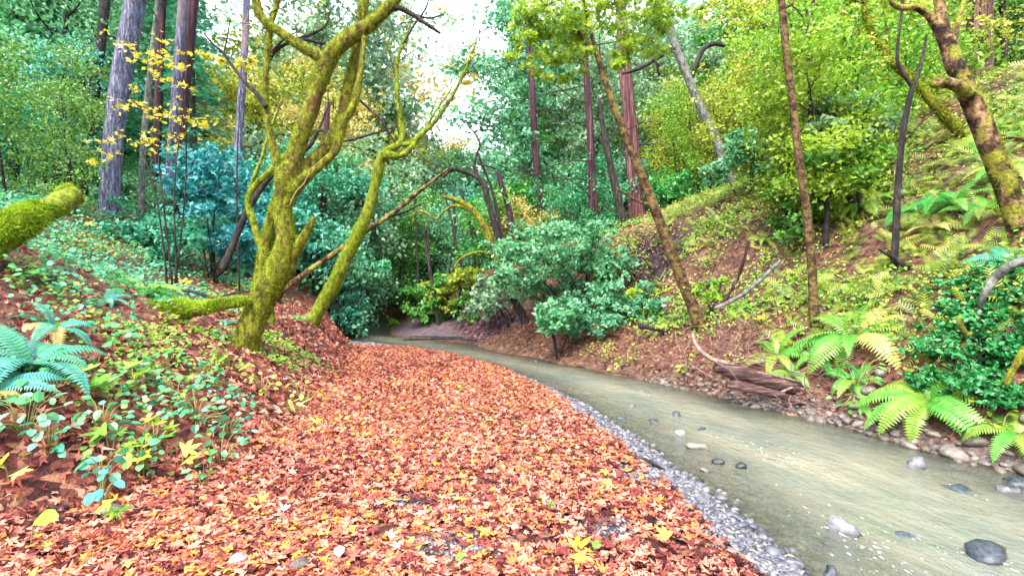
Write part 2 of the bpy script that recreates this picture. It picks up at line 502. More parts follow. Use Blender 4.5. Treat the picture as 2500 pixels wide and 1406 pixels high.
M['ivy'] = leaf_mat('ivy_leaf', [(0, (.004, .045, .014)), (.5, (.015, .17, .05)), (1, (.09, .40, .17))], .2, rough=.35, spec=.5)
M['conifer'] = leaf_mat('conifer_needle', [(0, (.012, .08, .06)), (.5, (.045, .21, .15)), (1, (.14, .40, .29))], .32)
M['fern'] = leaf_mat('fern_leaf', [(0, (.02, .09, .012)), (.5, (.07, .28, .035)), (1, (.22, .48, .10))], .35, objvar=.12)
M['fern_teal'] = leaf_mat('fern_teal_leaf', [(0, (.01, .11, .07)), (.5, (.04, .27, .19)), (1, (.14, .45, .36))], .3, objvar=.10)
M['fern_lime'] = leaf_mat('fern_lime_leaf', [(0, (.10, .22, .015)), (.5, (.15, .33, .04)), (1, (.35, .51, .11))], .4, objvar=.10)
M['moss'] = leaf_mat('moss_tuft', [(0, (.03, .036, .004)), (.4, (.12, .175, .010)), (.8, (.27, .38, .018)), (1, (.42, .55, .05))], .25, rough=.8, spec=.1, objvar=0)
M['moss_green'] = leaf_mat('moss_green_tuft', [(0, (.04, .09, .006)), (.5, (.17, .30, .012)), (1, (.36, .50, .04))], .25, rough=.8, spec=.1, objvar=0)
M['fallen'] = leaf_mat('fallen_leaf', [(0, (.020, .006, .009)), (.12, (.07, .016, .018)), (.28, (.18, .042, .040)), (.44, (.34, .10, .075)), (.59, (.47, .185, .135)), (.73, (.57, .30, .225)),
                                      (.85, (.44, .11, .045)), (.94, (.54, .21, .06)), (.983, (.54, .29, .035)), (.992, (.50, .38, .14)), (1, (.58, .52, .45))], .18, rough=.6, spec=.15, objvar=0)

BROWN = [(0.40, (.006, .004, .004)), (.5, (.06, .03, .018)), (.62, (.30, .19, .10))]
M['mossy_bark'] = bark_mat('mossy_bark', [(.34, (.022, .014, .006)), (.45, (.095, .085, .009)), (.56, (.18, .21, .011)), (.7, (.30, .34, .02))], 16, (1, 1, .6), 1.0,
                           patch=[(.3, (.030, .016, .010)), (.7, (.15, .075, .022))], patch_scale=2.6, patch_lo=.57, patch_hi=.66)
M['bright_mossy_bark'] = bark_mat('bright_mossy_bark', [(.33, (.035, .04, .006)), (.5, (.15, .20, .011)), (.7, (.34, .41, .03))], 16, (1, 1, .6), 1.0,
                                  patch=[(.3, (.05, .035, .012)), (.7, (.16, .11, .03))], patch_scale=2.4, patch_lo=.60, patch_hi=.66)
M['dark_bark'] = bark_mat('dark_bark', [(.3, (.006, .006, .008)), (.5, (.022, .019, .021)), (.72, (.09, .075, .062))], 14, (1, 1, .35), .9)
M['brown_bark'] = bark_mat('brown_bark', BROWN, 7, (1, 1, .8), .9, patch=[(.3, (.10, .11, .012)), (.7, (.27, .27, .03))], patch_scale=3.2, patch_lo=.52, patch_hi=.60)
M['alder_bark'] = bark_mat('alder_bark', [(.36, (.007, .004, .004)), (.5, (.045, .021, .011)), (.66, (.18, .11, .05))], 9, (1, 1, 1.5), .8,
                           patch=[(.35, (.06, .05, .010)), (.65, (.20, .17, .05))], patch_scale=9, patch_lo=.48, patch_hi=.66)
M['fir_bark'] = bark_mat('fir_bark', [(.3, (.03, .034, .075)), (.5, (.14, .155, .27)), (.68, (.38, .37, .47))], 11, (1.3, 1.3, .22), 1.0, dist=.06, cracks=.8,
                         patch=[(.3, (.16, .11, .12)), (.7, (.38, .27, .27))], patch_scale=.35, patch_lo=.50, patch_hi=.62)
M['pale_bark'] = bark_mat('pale_bark', [(.3, (.025, .03, .035)), (.5, (.10, .11, .105)), (.7, (.26, .27, .23))], 12, (1, 1, .6), .6)
M['redwood_bark'] = bark_mat('redwood_bark', [(.3, (.06, .022, .034)), (.5, (.20, .085, .095)), (.68, (.46, .27, .26))], 9, (2.2, 2.2, .06), 1.0, dist=.08, cracks=.5)
M['red_dark_bark'] = bark_mat('red_dark_bark', [(.3, (.018, .008, .020)), (.5, (.07, .028, .05)), (.7, (.22, .11, .12))], 9, (2.0, 2.0, .07), 1.0, dist=.06, cracks=.5)
M['driftwood'] = bark_mat('driftwood', [(.3, (.06, .04, .04)), (.5, (.18, .125, .11)), (.7, (.36, .28, .24))], 9, (1.5, .4, 1.5), .5)
M['old_log'] = bark_mat('old_log', [(.34, (.012, .006, .009)), (.5, (.075, .038, .040)), (.66, (.26, .17, .15))], 9, (.35, .8, 3.0), 1.0)
M['root'] = bark_mat('root', [(.3, (.03, .012, .018)), (.5, (.11, .05, .05)), (.7, (.26, .16, .13))], 9, (1, 1, 1), .5)
M['stem'] = bark_mat('stem', [(.3, (.10, .10, .03)), (.7, (.28, .26, .10))], 9, (1, 1, .4), .3)

def stone_mat(name, a, b, rough=.55):
    m, nt, out = new_mat(name)
    tc = N(nt, 'TexCoord'); oi = N(nt, 'ObjectInfo')
    n1 = noise_n(nt, tc.outputs['Object'], 2.5, 5, .65)
    c = ramp(nt, n1, [(.3, a), (.7, b)])
    hs = N(nt, 'HueSaturation')
    nt.links.new(math_n(nt, 'MULTIPLY_ADD', oi.outputs['Random'], .8), hs.inputs['Value'])
    hs.inputs['Value'].links[0].from_node.inputs[2].default_value = .6
    nt.links.new(c, hs.inputs['Color'])
    p = N(nt, 'BsdfPrincipled')
    nt.links.new(hs.outputs[0], p.inputs['Base Color'])
    p.inputs['Roughness'].default_value = rough
    b = N(nt, 'Bump'); b.inputs['Strength'].default_value = .35; b.inputs['Distance'].default_value = .02
    nt.links.new(noise_n(nt, tc.outputs['Object'], 9, 4, .6), b.inputs['Height'])
    nt.links.new(b.outputs[0], p.inputs['Normal'])
    nt.links.new(p.outputs[0], out.inputs[0])
    return m
M['stone'] = stone_mat('grey_stone', (.045, .040, .038), (.18, .155, .14))
M['wet_stone'] = stone_mat('wet_stone', (.006, .009, .015), (.06, .075, .10), .15)
M['pale_stone'] = stone_mat('pale_stone', (.07, .075, .10), (.24, .25, .29), .4)

def gravel_mat():
    m, nt, out = new_mat('gravel')
    c = ramp(nt, attr(nt, 'rnd'), [(0, (.015, .017, .024)), (.3, (.055, .06, .085)), (.65, (.10, .103, .132)), (.9, (.19, .19, .22)), (1, (.23, .19, .15))])
    p = N(nt, 'BsdfPrincipled'); nt.links.new(c, p.inputs['Base Color']); p.inputs['Roughness'].default_value = .5
    nt.links.new(p.outputs[0], out.inputs[0])
    return m
M['gravel'] = gravel_mat()

def ground_mat():
    m, nt, out = new_mat('ground')
    g = N(nt, 'NewGeometry')
    pos = g.outputs['Position']
    n_big = noise_n(nt, pos, .9, 4)
    n_mid = noise_n(nt, pos, 7, 5, .65)
    soil = ramp(nt, n_mid, [(.3, (.018, .009, .008)), (.5, (.075, .040, .030)), (.7, (.19, .115, .080))])
    v = N(nt, 'TexVoronoi'); v.inputs['Scale'].default_value = 13.0; nt.links.new(pos, v.inputs['Vector'])
    sp = N(nt, 'SeparateColor'); nt.links.new(v.outputs['Color'], sp.inputs[0])
    litter = ramp(nt, sp.outputs[0], [(0, (.02, .007, .008)), (.3, (.07, .02, .017)), (.6, (.14, .045, .032)), (.85, (.20, .085, .055)), (1, (.23, .12, .06))])
    v2 = N(nt, 'TexVoronoi'); v2.inputs['Scale'].default_value = 34.0; nt.links.new(pos, v2.inputs['Vector'])
    sp2 = N(nt, 'SeparateColor'); nt.links.new(v2.outputs['Color'], sp2.inputs[0])
    grav = ramp(nt, sp2.outputs[0], [(0, (.03, .03, .04)), (.5, (.10, .10, .125)), (1, (.22, .215, .235))])
    bedc = ramp(nt, sp2.outputs[1], [(0, (.045, .035, .018)), (.5, (.12, .10, .05)), (1, (.25, .21, .12))])
    sand = ramp(nt, n_mid, [(.3, (.035, .028, .042)), (.7, (.11, .085, .10))])
    lf = math_n(nt, 'MULTIPLY_ADD', n_big, 1.4); lf.node.inputs[2].default_value = -.7
    lf = math_n(nt, 'ADD', attr(nt, 'leafy'), lf)
    lf = math_n(nt, 'MULTIPLY', lf, attr(nt, 'leafcap'), True)
    c = mixc(nt, lf, soil, litter)
    c = mixc(nt, attr(nt, 'gravel'), c, grav)
    c = mixc(nt, attr(nt, 'sand'), c, sand)
    c = mixc(nt, attr(nt, 'bed'), c, bedc)
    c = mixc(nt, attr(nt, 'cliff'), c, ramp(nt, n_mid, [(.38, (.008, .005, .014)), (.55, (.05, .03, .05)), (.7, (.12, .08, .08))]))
    p = N(nt, 'BsdfPrincipled'); nt.links.new(c, p.inputs['Base Color']); p.inputs['Roughness'].default_value = .8
    p.inputs['Specular IOR Level'].default_value = .2
    b = N(nt, 'Bump'); b.inputs['Strength'].default_value = .8; b.inputs['Distance'].default_value = .05
    nt.links.new(math_n(nt, 'ADD', n_mid, noise_n(nt, pos, 30, 3)), b.inputs['Height'])
    nt.links.new(b.outputs[0], p.inputs['Normal'])
    nt.links.new(p.outputs[0], out.inputs[0])
    return m
M['ground'] = ground_mat()

def water_mat():
    m, nt, out = new_mat('water')
    uv = N(nt, 'UVMap')
    mp = N(nt, 'Mapping'); mp.inputs['Scale'].default_value = (1.0, .42, 1)
    nt.links.new(uv.outputs[0], mp.inputs[0])
    n1 = noise_n(nt, mp.outputs[0], 4.2, 6, .66)
    n2 = noise_n(nt, mp.outputs[0], 11, 4, .6)
    murk = ramp(nt, noise_n(nt, mp.outputs[0], 2.0, 5, .65), [(.25, (.085, .115, .105)), (.5, (.145, .155, .125)), (.75, (.21, .20, .15))])
    d = N(nt, 'BsdfDiffuse'); nt.links.new(murk, d.inputs[0])
    tr = N(nt, 'BsdfTransparent'); tr.inputs[0].default_value = (.82, .86, .66, 1)
    under = N(nt, 'MixShader'); nt.links.new(attr(nt, 'depth'), under.inputs[0])
    nt.links.new(tr.outputs[0], under.inputs[1]); nt.links.new(d.outputs[0], under.inputs[2])
    gl = N(nt, 'BsdfGlossy'); gl.inputs['Roughness'].default_value = .06
    b = N(nt, 'Bump'); b.inputs['Strength'].default_value = .9; b.inputs['Distance'].default_value = .10
    nt.links.new(math_n(nt, 'ADD', n1, math_n(nt, 'MULTIPLY', n2, .5)), b.inputs['Height'])
    nt.links.new(b.outputs[0], gl.inputs['Normal'])
    fr = N(nt, 'Fresnel'); fr.inputs[0].default_value = 1.5; nt.links.new(b.outputs[0], fr.inputs['Normal'])
    mx = N(nt, 'MixShader'); nt.links.new(fr.outputs[0], mx.inputs[0])
    nt.links.new(under.outputs[0], mx.inputs[1]); nt.links.new(gl.outputs[0], mx.inputs[2])
    # foam flecks along the current; the fine white dashes also paint in glints
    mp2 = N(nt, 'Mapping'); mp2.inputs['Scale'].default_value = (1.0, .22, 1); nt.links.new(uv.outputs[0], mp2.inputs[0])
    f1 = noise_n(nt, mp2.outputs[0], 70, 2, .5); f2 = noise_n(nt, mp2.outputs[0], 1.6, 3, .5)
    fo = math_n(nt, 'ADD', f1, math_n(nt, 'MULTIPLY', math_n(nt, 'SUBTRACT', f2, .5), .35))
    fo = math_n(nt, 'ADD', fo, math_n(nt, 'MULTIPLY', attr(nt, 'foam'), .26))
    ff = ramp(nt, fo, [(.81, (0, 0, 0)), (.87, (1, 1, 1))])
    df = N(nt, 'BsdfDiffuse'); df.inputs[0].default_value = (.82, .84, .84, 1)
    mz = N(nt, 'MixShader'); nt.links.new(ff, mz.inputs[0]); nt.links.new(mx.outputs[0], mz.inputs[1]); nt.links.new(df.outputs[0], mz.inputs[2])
    nt.links.new(mz.outputs[0], out.inputs[0])
    return m
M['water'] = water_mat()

# ------------------------------------------------------------------ ground and creek
def axis(dense0, dense1, step, lo, hi, g=1.16):
    mid = list(np.arange(dense0, dense1 + 1e-6, step))
    a, s, left = dense0, step, []
    while a > lo:
        s *= g; a -= s; left.append(max(a, lo))
    b, s, right = dense1, step, []
    while b < hi:
        s *= g; b += s; right.append(min(b, hi))
    return np.array(left[::-1] + mid + right)

gx = axis(-10, 10, .09, -240, 240, 1.10)
gy = axis(1.5, 19, .09, -60, 258, 1.08)
GX, GY = np.meshgrid(gx, gy)
fx, fy = GX.ravel(), GY.ravel()
GZ = H(fx, fy)
kx, kz = knots(fy)
def sstep(a, b, x):
    t = np.clip((x - a) / (b - a), 0, 1); return t * t * (3 - 2 * t)
on_bar = sstep(-.15, .25, fx - kx[:, 4]) * sstep(-.06, .10, kx[:, 6] - fx + .05 * fbm2(fx, fy, 4)) * (1 - sstep(11.6, 12.2, fy + .3 * fbm2(fx, fy, 1.5)))
left_b = sstep(-.1, .3, kx[:, 4] - fx); right_b = sstep(0, .5, fx - kx[:, 10])
leafy = np.clip(on_bar * 1.5 + left_b * np.interp(fx - kx[:, 4], [-9, -5, -2, 0], [-.2, .15, .5, 1.2]) + right_b * np.interp(fx - kx[:, 9], [0, .6, 2.0, 4.5, 9], [.9, .8, .35, .0, -.2]), -.5, 1.6)
grav = sstep(-.06, .10, fx - kx[:, 6] + .05 * fbm2(fx, fy, 4)) * (1 - sstep(-.25, .1, fx - kx[:, 10])) * sstep(0, 1, 15 - fy) * np.where(fx > kx[:, 8], .6 * (1 - sstep(6.8, 8.0, fy)), 1)
sand = sstep(13.2, 13.9, fy) * (1 - sstep(16.5, 18.5, fy)) * sstep(-.1, .2, fx - kx[:, 9]) * (1 - sstep(-.7, -.1, fx - kx[:, 10])) * (1 - sstep(24, 28, fy))
sand = np.maximum(sand, .8 * np.exp(-((fx + 5.9) / 1.5) ** 2 - ((fy - 9.9) / .7) ** 2))
bed = sstep(.03, .13, WATER_Z - GZ)
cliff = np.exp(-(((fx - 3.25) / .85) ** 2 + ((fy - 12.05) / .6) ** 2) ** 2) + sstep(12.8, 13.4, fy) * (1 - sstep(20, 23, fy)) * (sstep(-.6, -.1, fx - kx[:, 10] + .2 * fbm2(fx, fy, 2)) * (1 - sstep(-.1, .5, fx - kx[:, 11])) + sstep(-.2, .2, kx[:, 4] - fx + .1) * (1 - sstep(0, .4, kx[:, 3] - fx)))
nx, ny = len(gx), len(gy)
ii = (np.arange(ny - 1)[:, None] * nx + np.arange(nx - 1)[None]).ravel()
me = mesh_np('ground', np.stack([fx, fy, GZ], -1), [np.stack([ii, ii + 1, ii + nx + 1, ii + nx], -1)],
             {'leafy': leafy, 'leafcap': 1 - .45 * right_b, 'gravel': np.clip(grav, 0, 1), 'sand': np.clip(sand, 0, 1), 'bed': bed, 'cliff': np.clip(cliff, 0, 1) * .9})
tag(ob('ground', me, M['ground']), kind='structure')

# creek rocks: (px, py, width px, height px, material, label)
ROCKS = [
 (2050, 1280, 62, 42, 'pale_stone', 'pale topped wedge shaped rock breaking the shallow water near the gravel edge'),
 (2412, 1350, 88, 38, 'wet_stone', 'big dark wet boulder, the largest rock in the creek'),
 (2028, 1400, 34, 30, 'wet_stone', 'small black pointed rock at the bottom edge of the creek'),
 (2238, 1128, 40, 34, 'pale_stone', 'whitish rock with foam behind it beside the leaf clump in the creek'),
 (2462, 1196, 46, 24, 'pale_stone', 'smooth pale grey stone by the right edge of the creek'),
 (2338, 1192, 50, 12, 'wet_stone', 'flat dark rock barely awash in mid creek'),
 (2490, 1175, 60, 22, 'wet_stone', 'dark slab lying against the right hand waterline'),
 (1572, 956, 26, 10, 'stone', 'light grey flat stone in the upper reach of the creek'),
 (1651, 1012, 22, 12, 'wet_stone', 'dark rounded stone in mid creek below the flat light one'),
 (1545, 990, 18, 8, 'stone', 'small stone just off the gravel edge with a ripple'),
 (1661, 1055, 20, 9, 'pale_stone', 'small white stone under the surface near the gravel edge'),
 (1712, 1046, 22, 8, 'wet_stone', 'low black stone left of the current in mid creek'),
 (1702, 1088, 40, 14, 'stone', 'broken pair shaped brown stone near the gravel strip'),
 (1755, 1124, 26, 13, 'wet_stone', 'dark half submerged stone with a pale upstream face'),
 (1810, 1134, 24, 9, 'wet_stone', 'thin dark stone right of the half submerged one'),
 (1722, 1146, 22, 11, 'stone', 'reddish small stone close to the gravel edge'),
 (1308, 881, 12, 7, 'wet_stone', 'tiny dark stone far up the creek near the bend'),
 (1516, 1020, 18, 7, 'wet_stone', 'flat dark stone at the gravel edge upstream'),
 (1597, 1027, 26, 7, 'wet_stone', 'long low dark stone in line with the gravel edge stones'),
 (2110, 1066, 16, 8, 'wet_stone', 'lone dark pebble tip near the cobbled far shore'),
 (2205, 1305, 40, 10, 'wet_stone', 'submerged dark rock trailing white water'),
]
rng = np.random.default_rng(5)
rock_meta = []
for px, py, w, h, mt, lab in ROCKS:
    Y = (CAM_H - WATER_Z) * F / (py + h * .3 - HZ)
    X = (px - 1250) / F * Y
    rw = w / F * Y / 2; rh = h / F * Y
    rock_meta.append((X, Y, rw))
    me = stone_mesh('river_stone', rng, 1.0, 2, .42)
    o = ob('river_stone', me, M[mt], None, (X, Y, WATER_Z + rh * .05))
    o.scale = (rw * 1.1, rw * 1.2, max(rh * .72, .025)); o.rotation_euler = (0, 0, rng.random() * 1.2 - .6)
    tag(o, lab, 'rock', 'rocks standing in the creek')

# water sheet, its own grid following the shores
wy = np.concatenate([np.arange(-14, 1.5, .25), np.arange(1.5, 15, .05), np.arange(15, 44, .2)])
wu = np.linspace(0, 1, 110)
kxw, _ = knots(wy)
xl = kxw[:, 7] - .35; xr = kxw[:, 9] + .4
WX = xl[:, None] + (xr - xl)[:, None] * wu[None]; WY = np.repeat(wy[:, None], len(wu), 1)
bedz = H(WX.ravel(), WY.ravel()).reshape(WX.shape)
along = np.concatenate([[0], np.cumsum(np.hypot(np.diff(kxw[:, 8]), np.diff(wy)))])
UV = np.stack([WX * .8 + .35 * np.repeat(along[:, None], len(wu), 1) * 0, np.repeat(along[:, None], len(wu), 1)], -1)
UV[..., 0] = (wu[None] - .5) * np.interp(wy, [2, 12, 20], [3.2, 1.6, 1.4])[:, None]
rip = .024 * fbm(np.stack([UV[..., 0] * 5, UV[..., 1] * 2.0, np.zeros_like(WX)], -1), 3) + .02 * fbm(np.stack([UV[..., 0] * 1.6, UV[..., 1] * .7, np.ones_like(WX)], -1), 2)
rip *= np.interp(wy, [11, 13.5], [1, .25])[:, None]
WZ = WATER_Z + rip
depth = np.clip((WATER_Z - bedz) / .17, 0, 1) ** .8 * .93
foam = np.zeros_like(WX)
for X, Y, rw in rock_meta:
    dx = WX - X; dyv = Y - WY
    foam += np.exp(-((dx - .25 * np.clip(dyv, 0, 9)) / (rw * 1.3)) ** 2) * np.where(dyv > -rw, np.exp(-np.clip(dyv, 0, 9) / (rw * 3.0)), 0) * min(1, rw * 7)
foam += .55 * np.clip(fbm(np.stack([WX * .9, WY * .55, np.full_like(WX, 3.3)], -1), 3) * 2.2, 0, 1) * np.interp(wy, [2, 6, 10], [1, .6, .3])[:, None]  # broad patches that thicken the foam flecks and painted glints
n1, n2 = WX.shape
ii = (np.arange(n1 - 1)[:, None] * n2 + np.arange(n2 - 1)[None]).ravel()
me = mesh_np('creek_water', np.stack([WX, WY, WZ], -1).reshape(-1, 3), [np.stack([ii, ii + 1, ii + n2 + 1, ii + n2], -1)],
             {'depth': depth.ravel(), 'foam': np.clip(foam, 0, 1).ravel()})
uvl = me.uv_layers.new(name='UVMap')
li = np.empty(len(me.loops), np.int32); me.loops.foreach_get('vertex_index', li)
uvl.data.foreach_set('uv', UV.reshape(-1, 2)[li].astype(np.float32).ravel())
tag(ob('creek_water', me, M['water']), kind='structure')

# ------------------------------------------------------------------ gravel and cobbles
def gravel_strip():
    rng = np.random.default_rng(11)
    import bmesh
    bm = bmesh.new(); bmesh.ops.create_icosphere(bm, subdivisions=1, radius=1)
    bv = np.array([v.co[:] for v in bm.verts]); bf = np.array([[v.index for v in f.verts] for f in bm.faces]); bm.free()
    pos, size = [], []
    n = 22000
    y = 2.3 + 11.2 * rng.random(n) ** 1.7
    k, _ = knots(y)
    t = rng.normal(size=n) * .5
    x = k[:, 6] + (k[:, 7] - k[:, 6]) * (.5 + t * .9)
    keep = (x < k[:, 7] + .35) & (x > k[:, 6] - .12)
    x, y = x[keep], y[keep]
    s = (.004 + .016 * rng.random(len(x)) ** 5 + .005 * rng.random(len(x))) * (.8 + .07 * y)
    # far gravel at the head of the bar and pebble patches showing through the leaves
    m = 2600
    y2 = 12.2 + 1.5 * rng.random(m); k2, _ = knots(y2); x2 = k2[:, 4] + (k2[:, 9] - k2[:, 4]) * rng.random(m) * .75
    s2 = .014 + .03 * rng.random(m) ** 2
    px = np.array([1100, 1480, 1550, 1440, 1010, 560]); py = np.array([1340, 1300, 1160, 1000, 1235, 1330])
    pxx, pyy, ss = [], [], []
    for a, b in zip(px, py):
        Y = CAM_H * F / (b - HZ); X = (a - 1250) / F * Y
        g = rng.normal(size=(170, 2)) * .11
        pxx.append(X + g[:, 0] * 1.4); pyy.append(Y + g[:, 1]); ss.append(.008 + .016 * rng.random(170) ** 2)
    # stony bed seen through the shallows
    m = 3000
    y3 = 2.3 + 7 * rng.random(m) ** 1.5; k3, _ = knots(y3); x3 = k3[:, 7] + .9 * rng.random(m) ** 1.3
    s3 = .012 + .035 * rng.random(m) ** 2.5
    x = np.concatenate([x, x2, *pxx, x3]); y = np.concatenate([y, y2, *pyy, y3]); s = np.concatenate([s, s2, *ss, s3])
    z = H(x, y) + s * .15
    Nn = len(x)
    sc = np.stack([s * (1 + .5 * rng.random(Nn)), s * (.7 + .4 * rng.random(Nn)), s * .6], -1)
    a = rng.random(Nn) * 6.283; ca, sa = np.cos(a), np.sin(a)
    L = bv[None] * sc[:, None] * (1 + .18 * rng.normal(size=(Nn, len(bv), 1)))
    W = np.stack([L[..., 0] * ca[:, None] - L[..., 1] * sa[:, None], L[..., 0] * sa[:, None] + L[..., 1] * ca[:, None], L[..., 2]], -1) + np.stack([x, y, z], -1)[:, None]
    Fo = (bf[None] + (np.arange(Nn) * len(bv))[:, None, None]).reshape(-1, 3)
    r = rng.random(Nn)
    me = mesh_np('gravel', W.reshape(-1, 3), [Fo], {'rnd': np.repeat(r, len(bv))})
    tag(ob('gravel', me, M['gravel']), 'bluish grey gravel along the edge of the leaf covered bar', 'gravel', kind='stuff')
gravel_strip()

def cobbles():
    rng = np.random.default_rng(23)
    protos = [stone_mesh('shore_stone', rng, .62, 2, .2) for _ in range(7)]
    n = 0
    pts = []
    while n < 170:
        y = 4.2 + 4.4 * rng.random()
        k, _ = knots(np.array([y]))
        x = k[0, 9] - .14 + .5 * abs(rng.normal()) * .62
        s = (.035 + .05 * rng.random() ** 1.6) * (1.15 if y < 6.3 else .8)
        if any((x - a) ** 2 + (y - b) ** 2 < (s + c) ** 2 * .55 for a, b, c in pts): continue
        pts.append((x, y, s)); n += 1
        o = ob('shore_stone', protos[n % 7], M['stone'], None, (x, y, max(Hs(x, y), WATER_Z - .02) + s * .2))
        o.scale = (s * (1 + .35 * rng.random()), s, s); o.rotation_euler = (rng.normal() * .2, rng.normal() * .2, rng.random() * 6.3)
        tag(o, 'rounded grey brown stone among the cobbles along the far waterline', 'stone', 'cobbles along the far waterline')
cobbles()

# stones on the leaf bar
for px, py, w, lab, mt in [(582, 1384, 44, 'smooth oval grey stone lying on the red leaves at the bottom edge', 'pale_stone'),
                       (733, 1392, 50, 'flat brownish grey stone half under leaves at the bottom edge', 'stone'),
                       (270, 1258, 46, 'dark grey stone tucked under a seedling on the leaf litter', 'stone'),
                       (1050, 1128, 16, 'small pale stone in the middle of the leaf covered bar', 'pale_stone')]:
    Y = hit(px, py); X = (px - 1250) / F * Y; s = w / F * Y / 2
    o = ob('bar_stone', stone_mesh('bar_stone', rng, .7, 3, .12), M[mt], None, (X, Y, Hs(X, Y) + s * .5))
    o.scale = (s, s, s); o.rotation_euler = (0, 0, .5)
    tag(o, lab, 'stone')
# ------------------------------------------------------------------ fallen leaves
def litter(name, n, xr, yr, dens, size, tpl, label, seed, mat='fallen', lift=.012, tilt=.20, rmap=None):
    rng = np.random.default_rng(seed)
    buf = Buf()
    x = xr[0] + (xr[1] - xr[0]) * rng.random(n); y = yr[0] + (yr[1] - yr[0]) * rng.random(n)
    keep = rng.random(n) < dens(x, y)
    x, y = x[keep], y[keep]
    nr = normal_at(x, y) + tilt * rng.normal(size=(len(x), 3))
    nr[:, 2] = np.abs(nr[:, 2])
    z = H(x, y) + lift + .03 * rng.random(len(x)) ** 2
    s = size[0] + (size[1] - size[0]) * rng.random(len(x))
    r = rng.random(len(x))
    if rmap is not None: r = rmap(r, x, y, rng)
    pos = np.stack([x, y, z], -1); curl = rng.normal(size=len(x)) * 1.3 + .5
    w = rng.random(len(x))
    for q, tp, m in ((w < .62, tpl, 1.0), ((w >= .62) & (w < .84), FOLD, .95), (w >= .84, TORN, .75)):   # whole, folded and torn leaves
        leaves(buf, tp, pos[q], nr[q], s[q] * m, rng, r[q] * (1 if m == 1 else .9), curl=curl[q])
    me = buf.mesh(name, smooth=False)
    return tag(ob(name, me, M[mat]), label, 'leaves', kind='stuff')

BARE = [(1100, 1340, .30), (1480, 1300, .28), (1550, 1160, .32), (1440, 1000, .34), (1010, 1235, .20), (1400, 1110, .25), (1290, 1320, .2), (1660, 1330, .25), (1180, 1180, .2), (1300, 1080, .25), (930, 1310, .18), (1050, 900, .4)]
BAREW = [((a - 1250) / (b - HZ) * CAM_H, CAM_H * F / (b - HZ), r) for a, b, r in BARE]
def bare(x, y):
    d = np.ones_like(x)
    for a, b, r in BAREW:
        d = np.minimum(d, .16 + .84 * sstep(r * .4, r * 1.2, np.hypot((x - a) * .8, y - b)))
    return d
def bar_dens(x, y):
    k, _ = knots(y)
    return sstep(-.25, .1, x - k[:, 4]) * sstep(.0, .14, k[:, 6] + .03 + .07 * fbm2(x, y, 2.5) - x) * (1 - sstep(11.6, 12.3, y + .3 * fbm2(x, y, 1.5))) * bare(x, y)
def tint(r, x, y, rng):
    # drifts of paler, redder and darker leaves
    f = fbm2(x, y, .8, 3, 4.4)
    return np.clip(r + .22 * f - .06 * (f < -.25) + .12 * sstep(6, 11, y) * (rng.random(len(r)) - .2), 0, .986 + .014 * (rng.random(len(r)) < .05))
MAPLE, STAR, DIAM, OVAL, BLADE, NEED = T_maple(True), T_maple(False), T_diamond(), T_oval(), T_blade(), T_needles()
FOLD = (STAR[0] * np.array([1, .55, 1]) + np.array([0, 0, .45]) * np.abs(STAR[0][:, 1:2]), STAR[1])
TORN = (np.array([(0, 0, 0), (.3, .26, .08), (.62, .12, .02), (.95, .2, .12), (.75, -.08, .0), (.5, -.3, .1), (.2, -.16, .02)]), np.array([(0, 2, 1), (0, 4, 2), (2, 4, 3), (0, 5, 4), (0, 6, 5)]))
litter('fallen_leaves', 32000, (-3.3, 1.6), (2.3, 5.2), bar_dens, (.04, .10), MAPLE, 'thick carpet of red and orange maple leaves on the near bar', 1, rmap=tint)
litter('fallen_leaves', 68000, (-4.4, 1.4), (5.0, 13.0), bar_dens, (.045, .09), STAR, 'far stretch of the red leaf carpet narrowing towards the creek bend', 2, tilt=.30, rmap=tint)
def lb_dens(x, y):
    k, _ = knots(y)
    d = k[:, 4] - x
    return sstep(-.1, .2, d) * (1 - .75 * sstep(.6, 3.2, d + .8 * fbm2(x, y, .7, 3, 2.2))) * (1 - .5 * sstep(5.0, 7.0, d))
litter('fallen_leaves', 19000, (-10, -2.0), (2.3, 12.5), lb_dens, (.06, .14), STAR, 'brown and red leaf litter on the sloping left bank', 3, tilt=.45,
       rmap=lambda r, x, y, rng: np.clip(r * .82 + .12 * fbm2(x, y, .9, 3, 8.1), 0, 1))
def R_foot(x, y):
    k, _ = knots(y); return x - k[:, 10]
def rb_dens(x, y):
    k, _ = knots(y)
    d = x - k[:, 10]
    return sstep(-.42, .0, d + .12 * sstep(9, 7, y)) * (1 - .8 * sstep(1.0, 3.0, d + 1.0 * fbm2(x, y, .7, 3, 5.2)) * (1 - sstep(8.0, 9.5, y) * .6))
litter('fallen_leaves', 28000, (-1.5, 9), (5.0, 17), rb_dens, (.05, .11), STAR, 'tan and pinkish leaf litter on the steep right bank', 4, mat='litter', tilt=.45,
       rmap=lambda r, x, y, rng: np.clip(r * .8 + .05 - .10 * (R_foot(x, y) < .7), 0, 1))

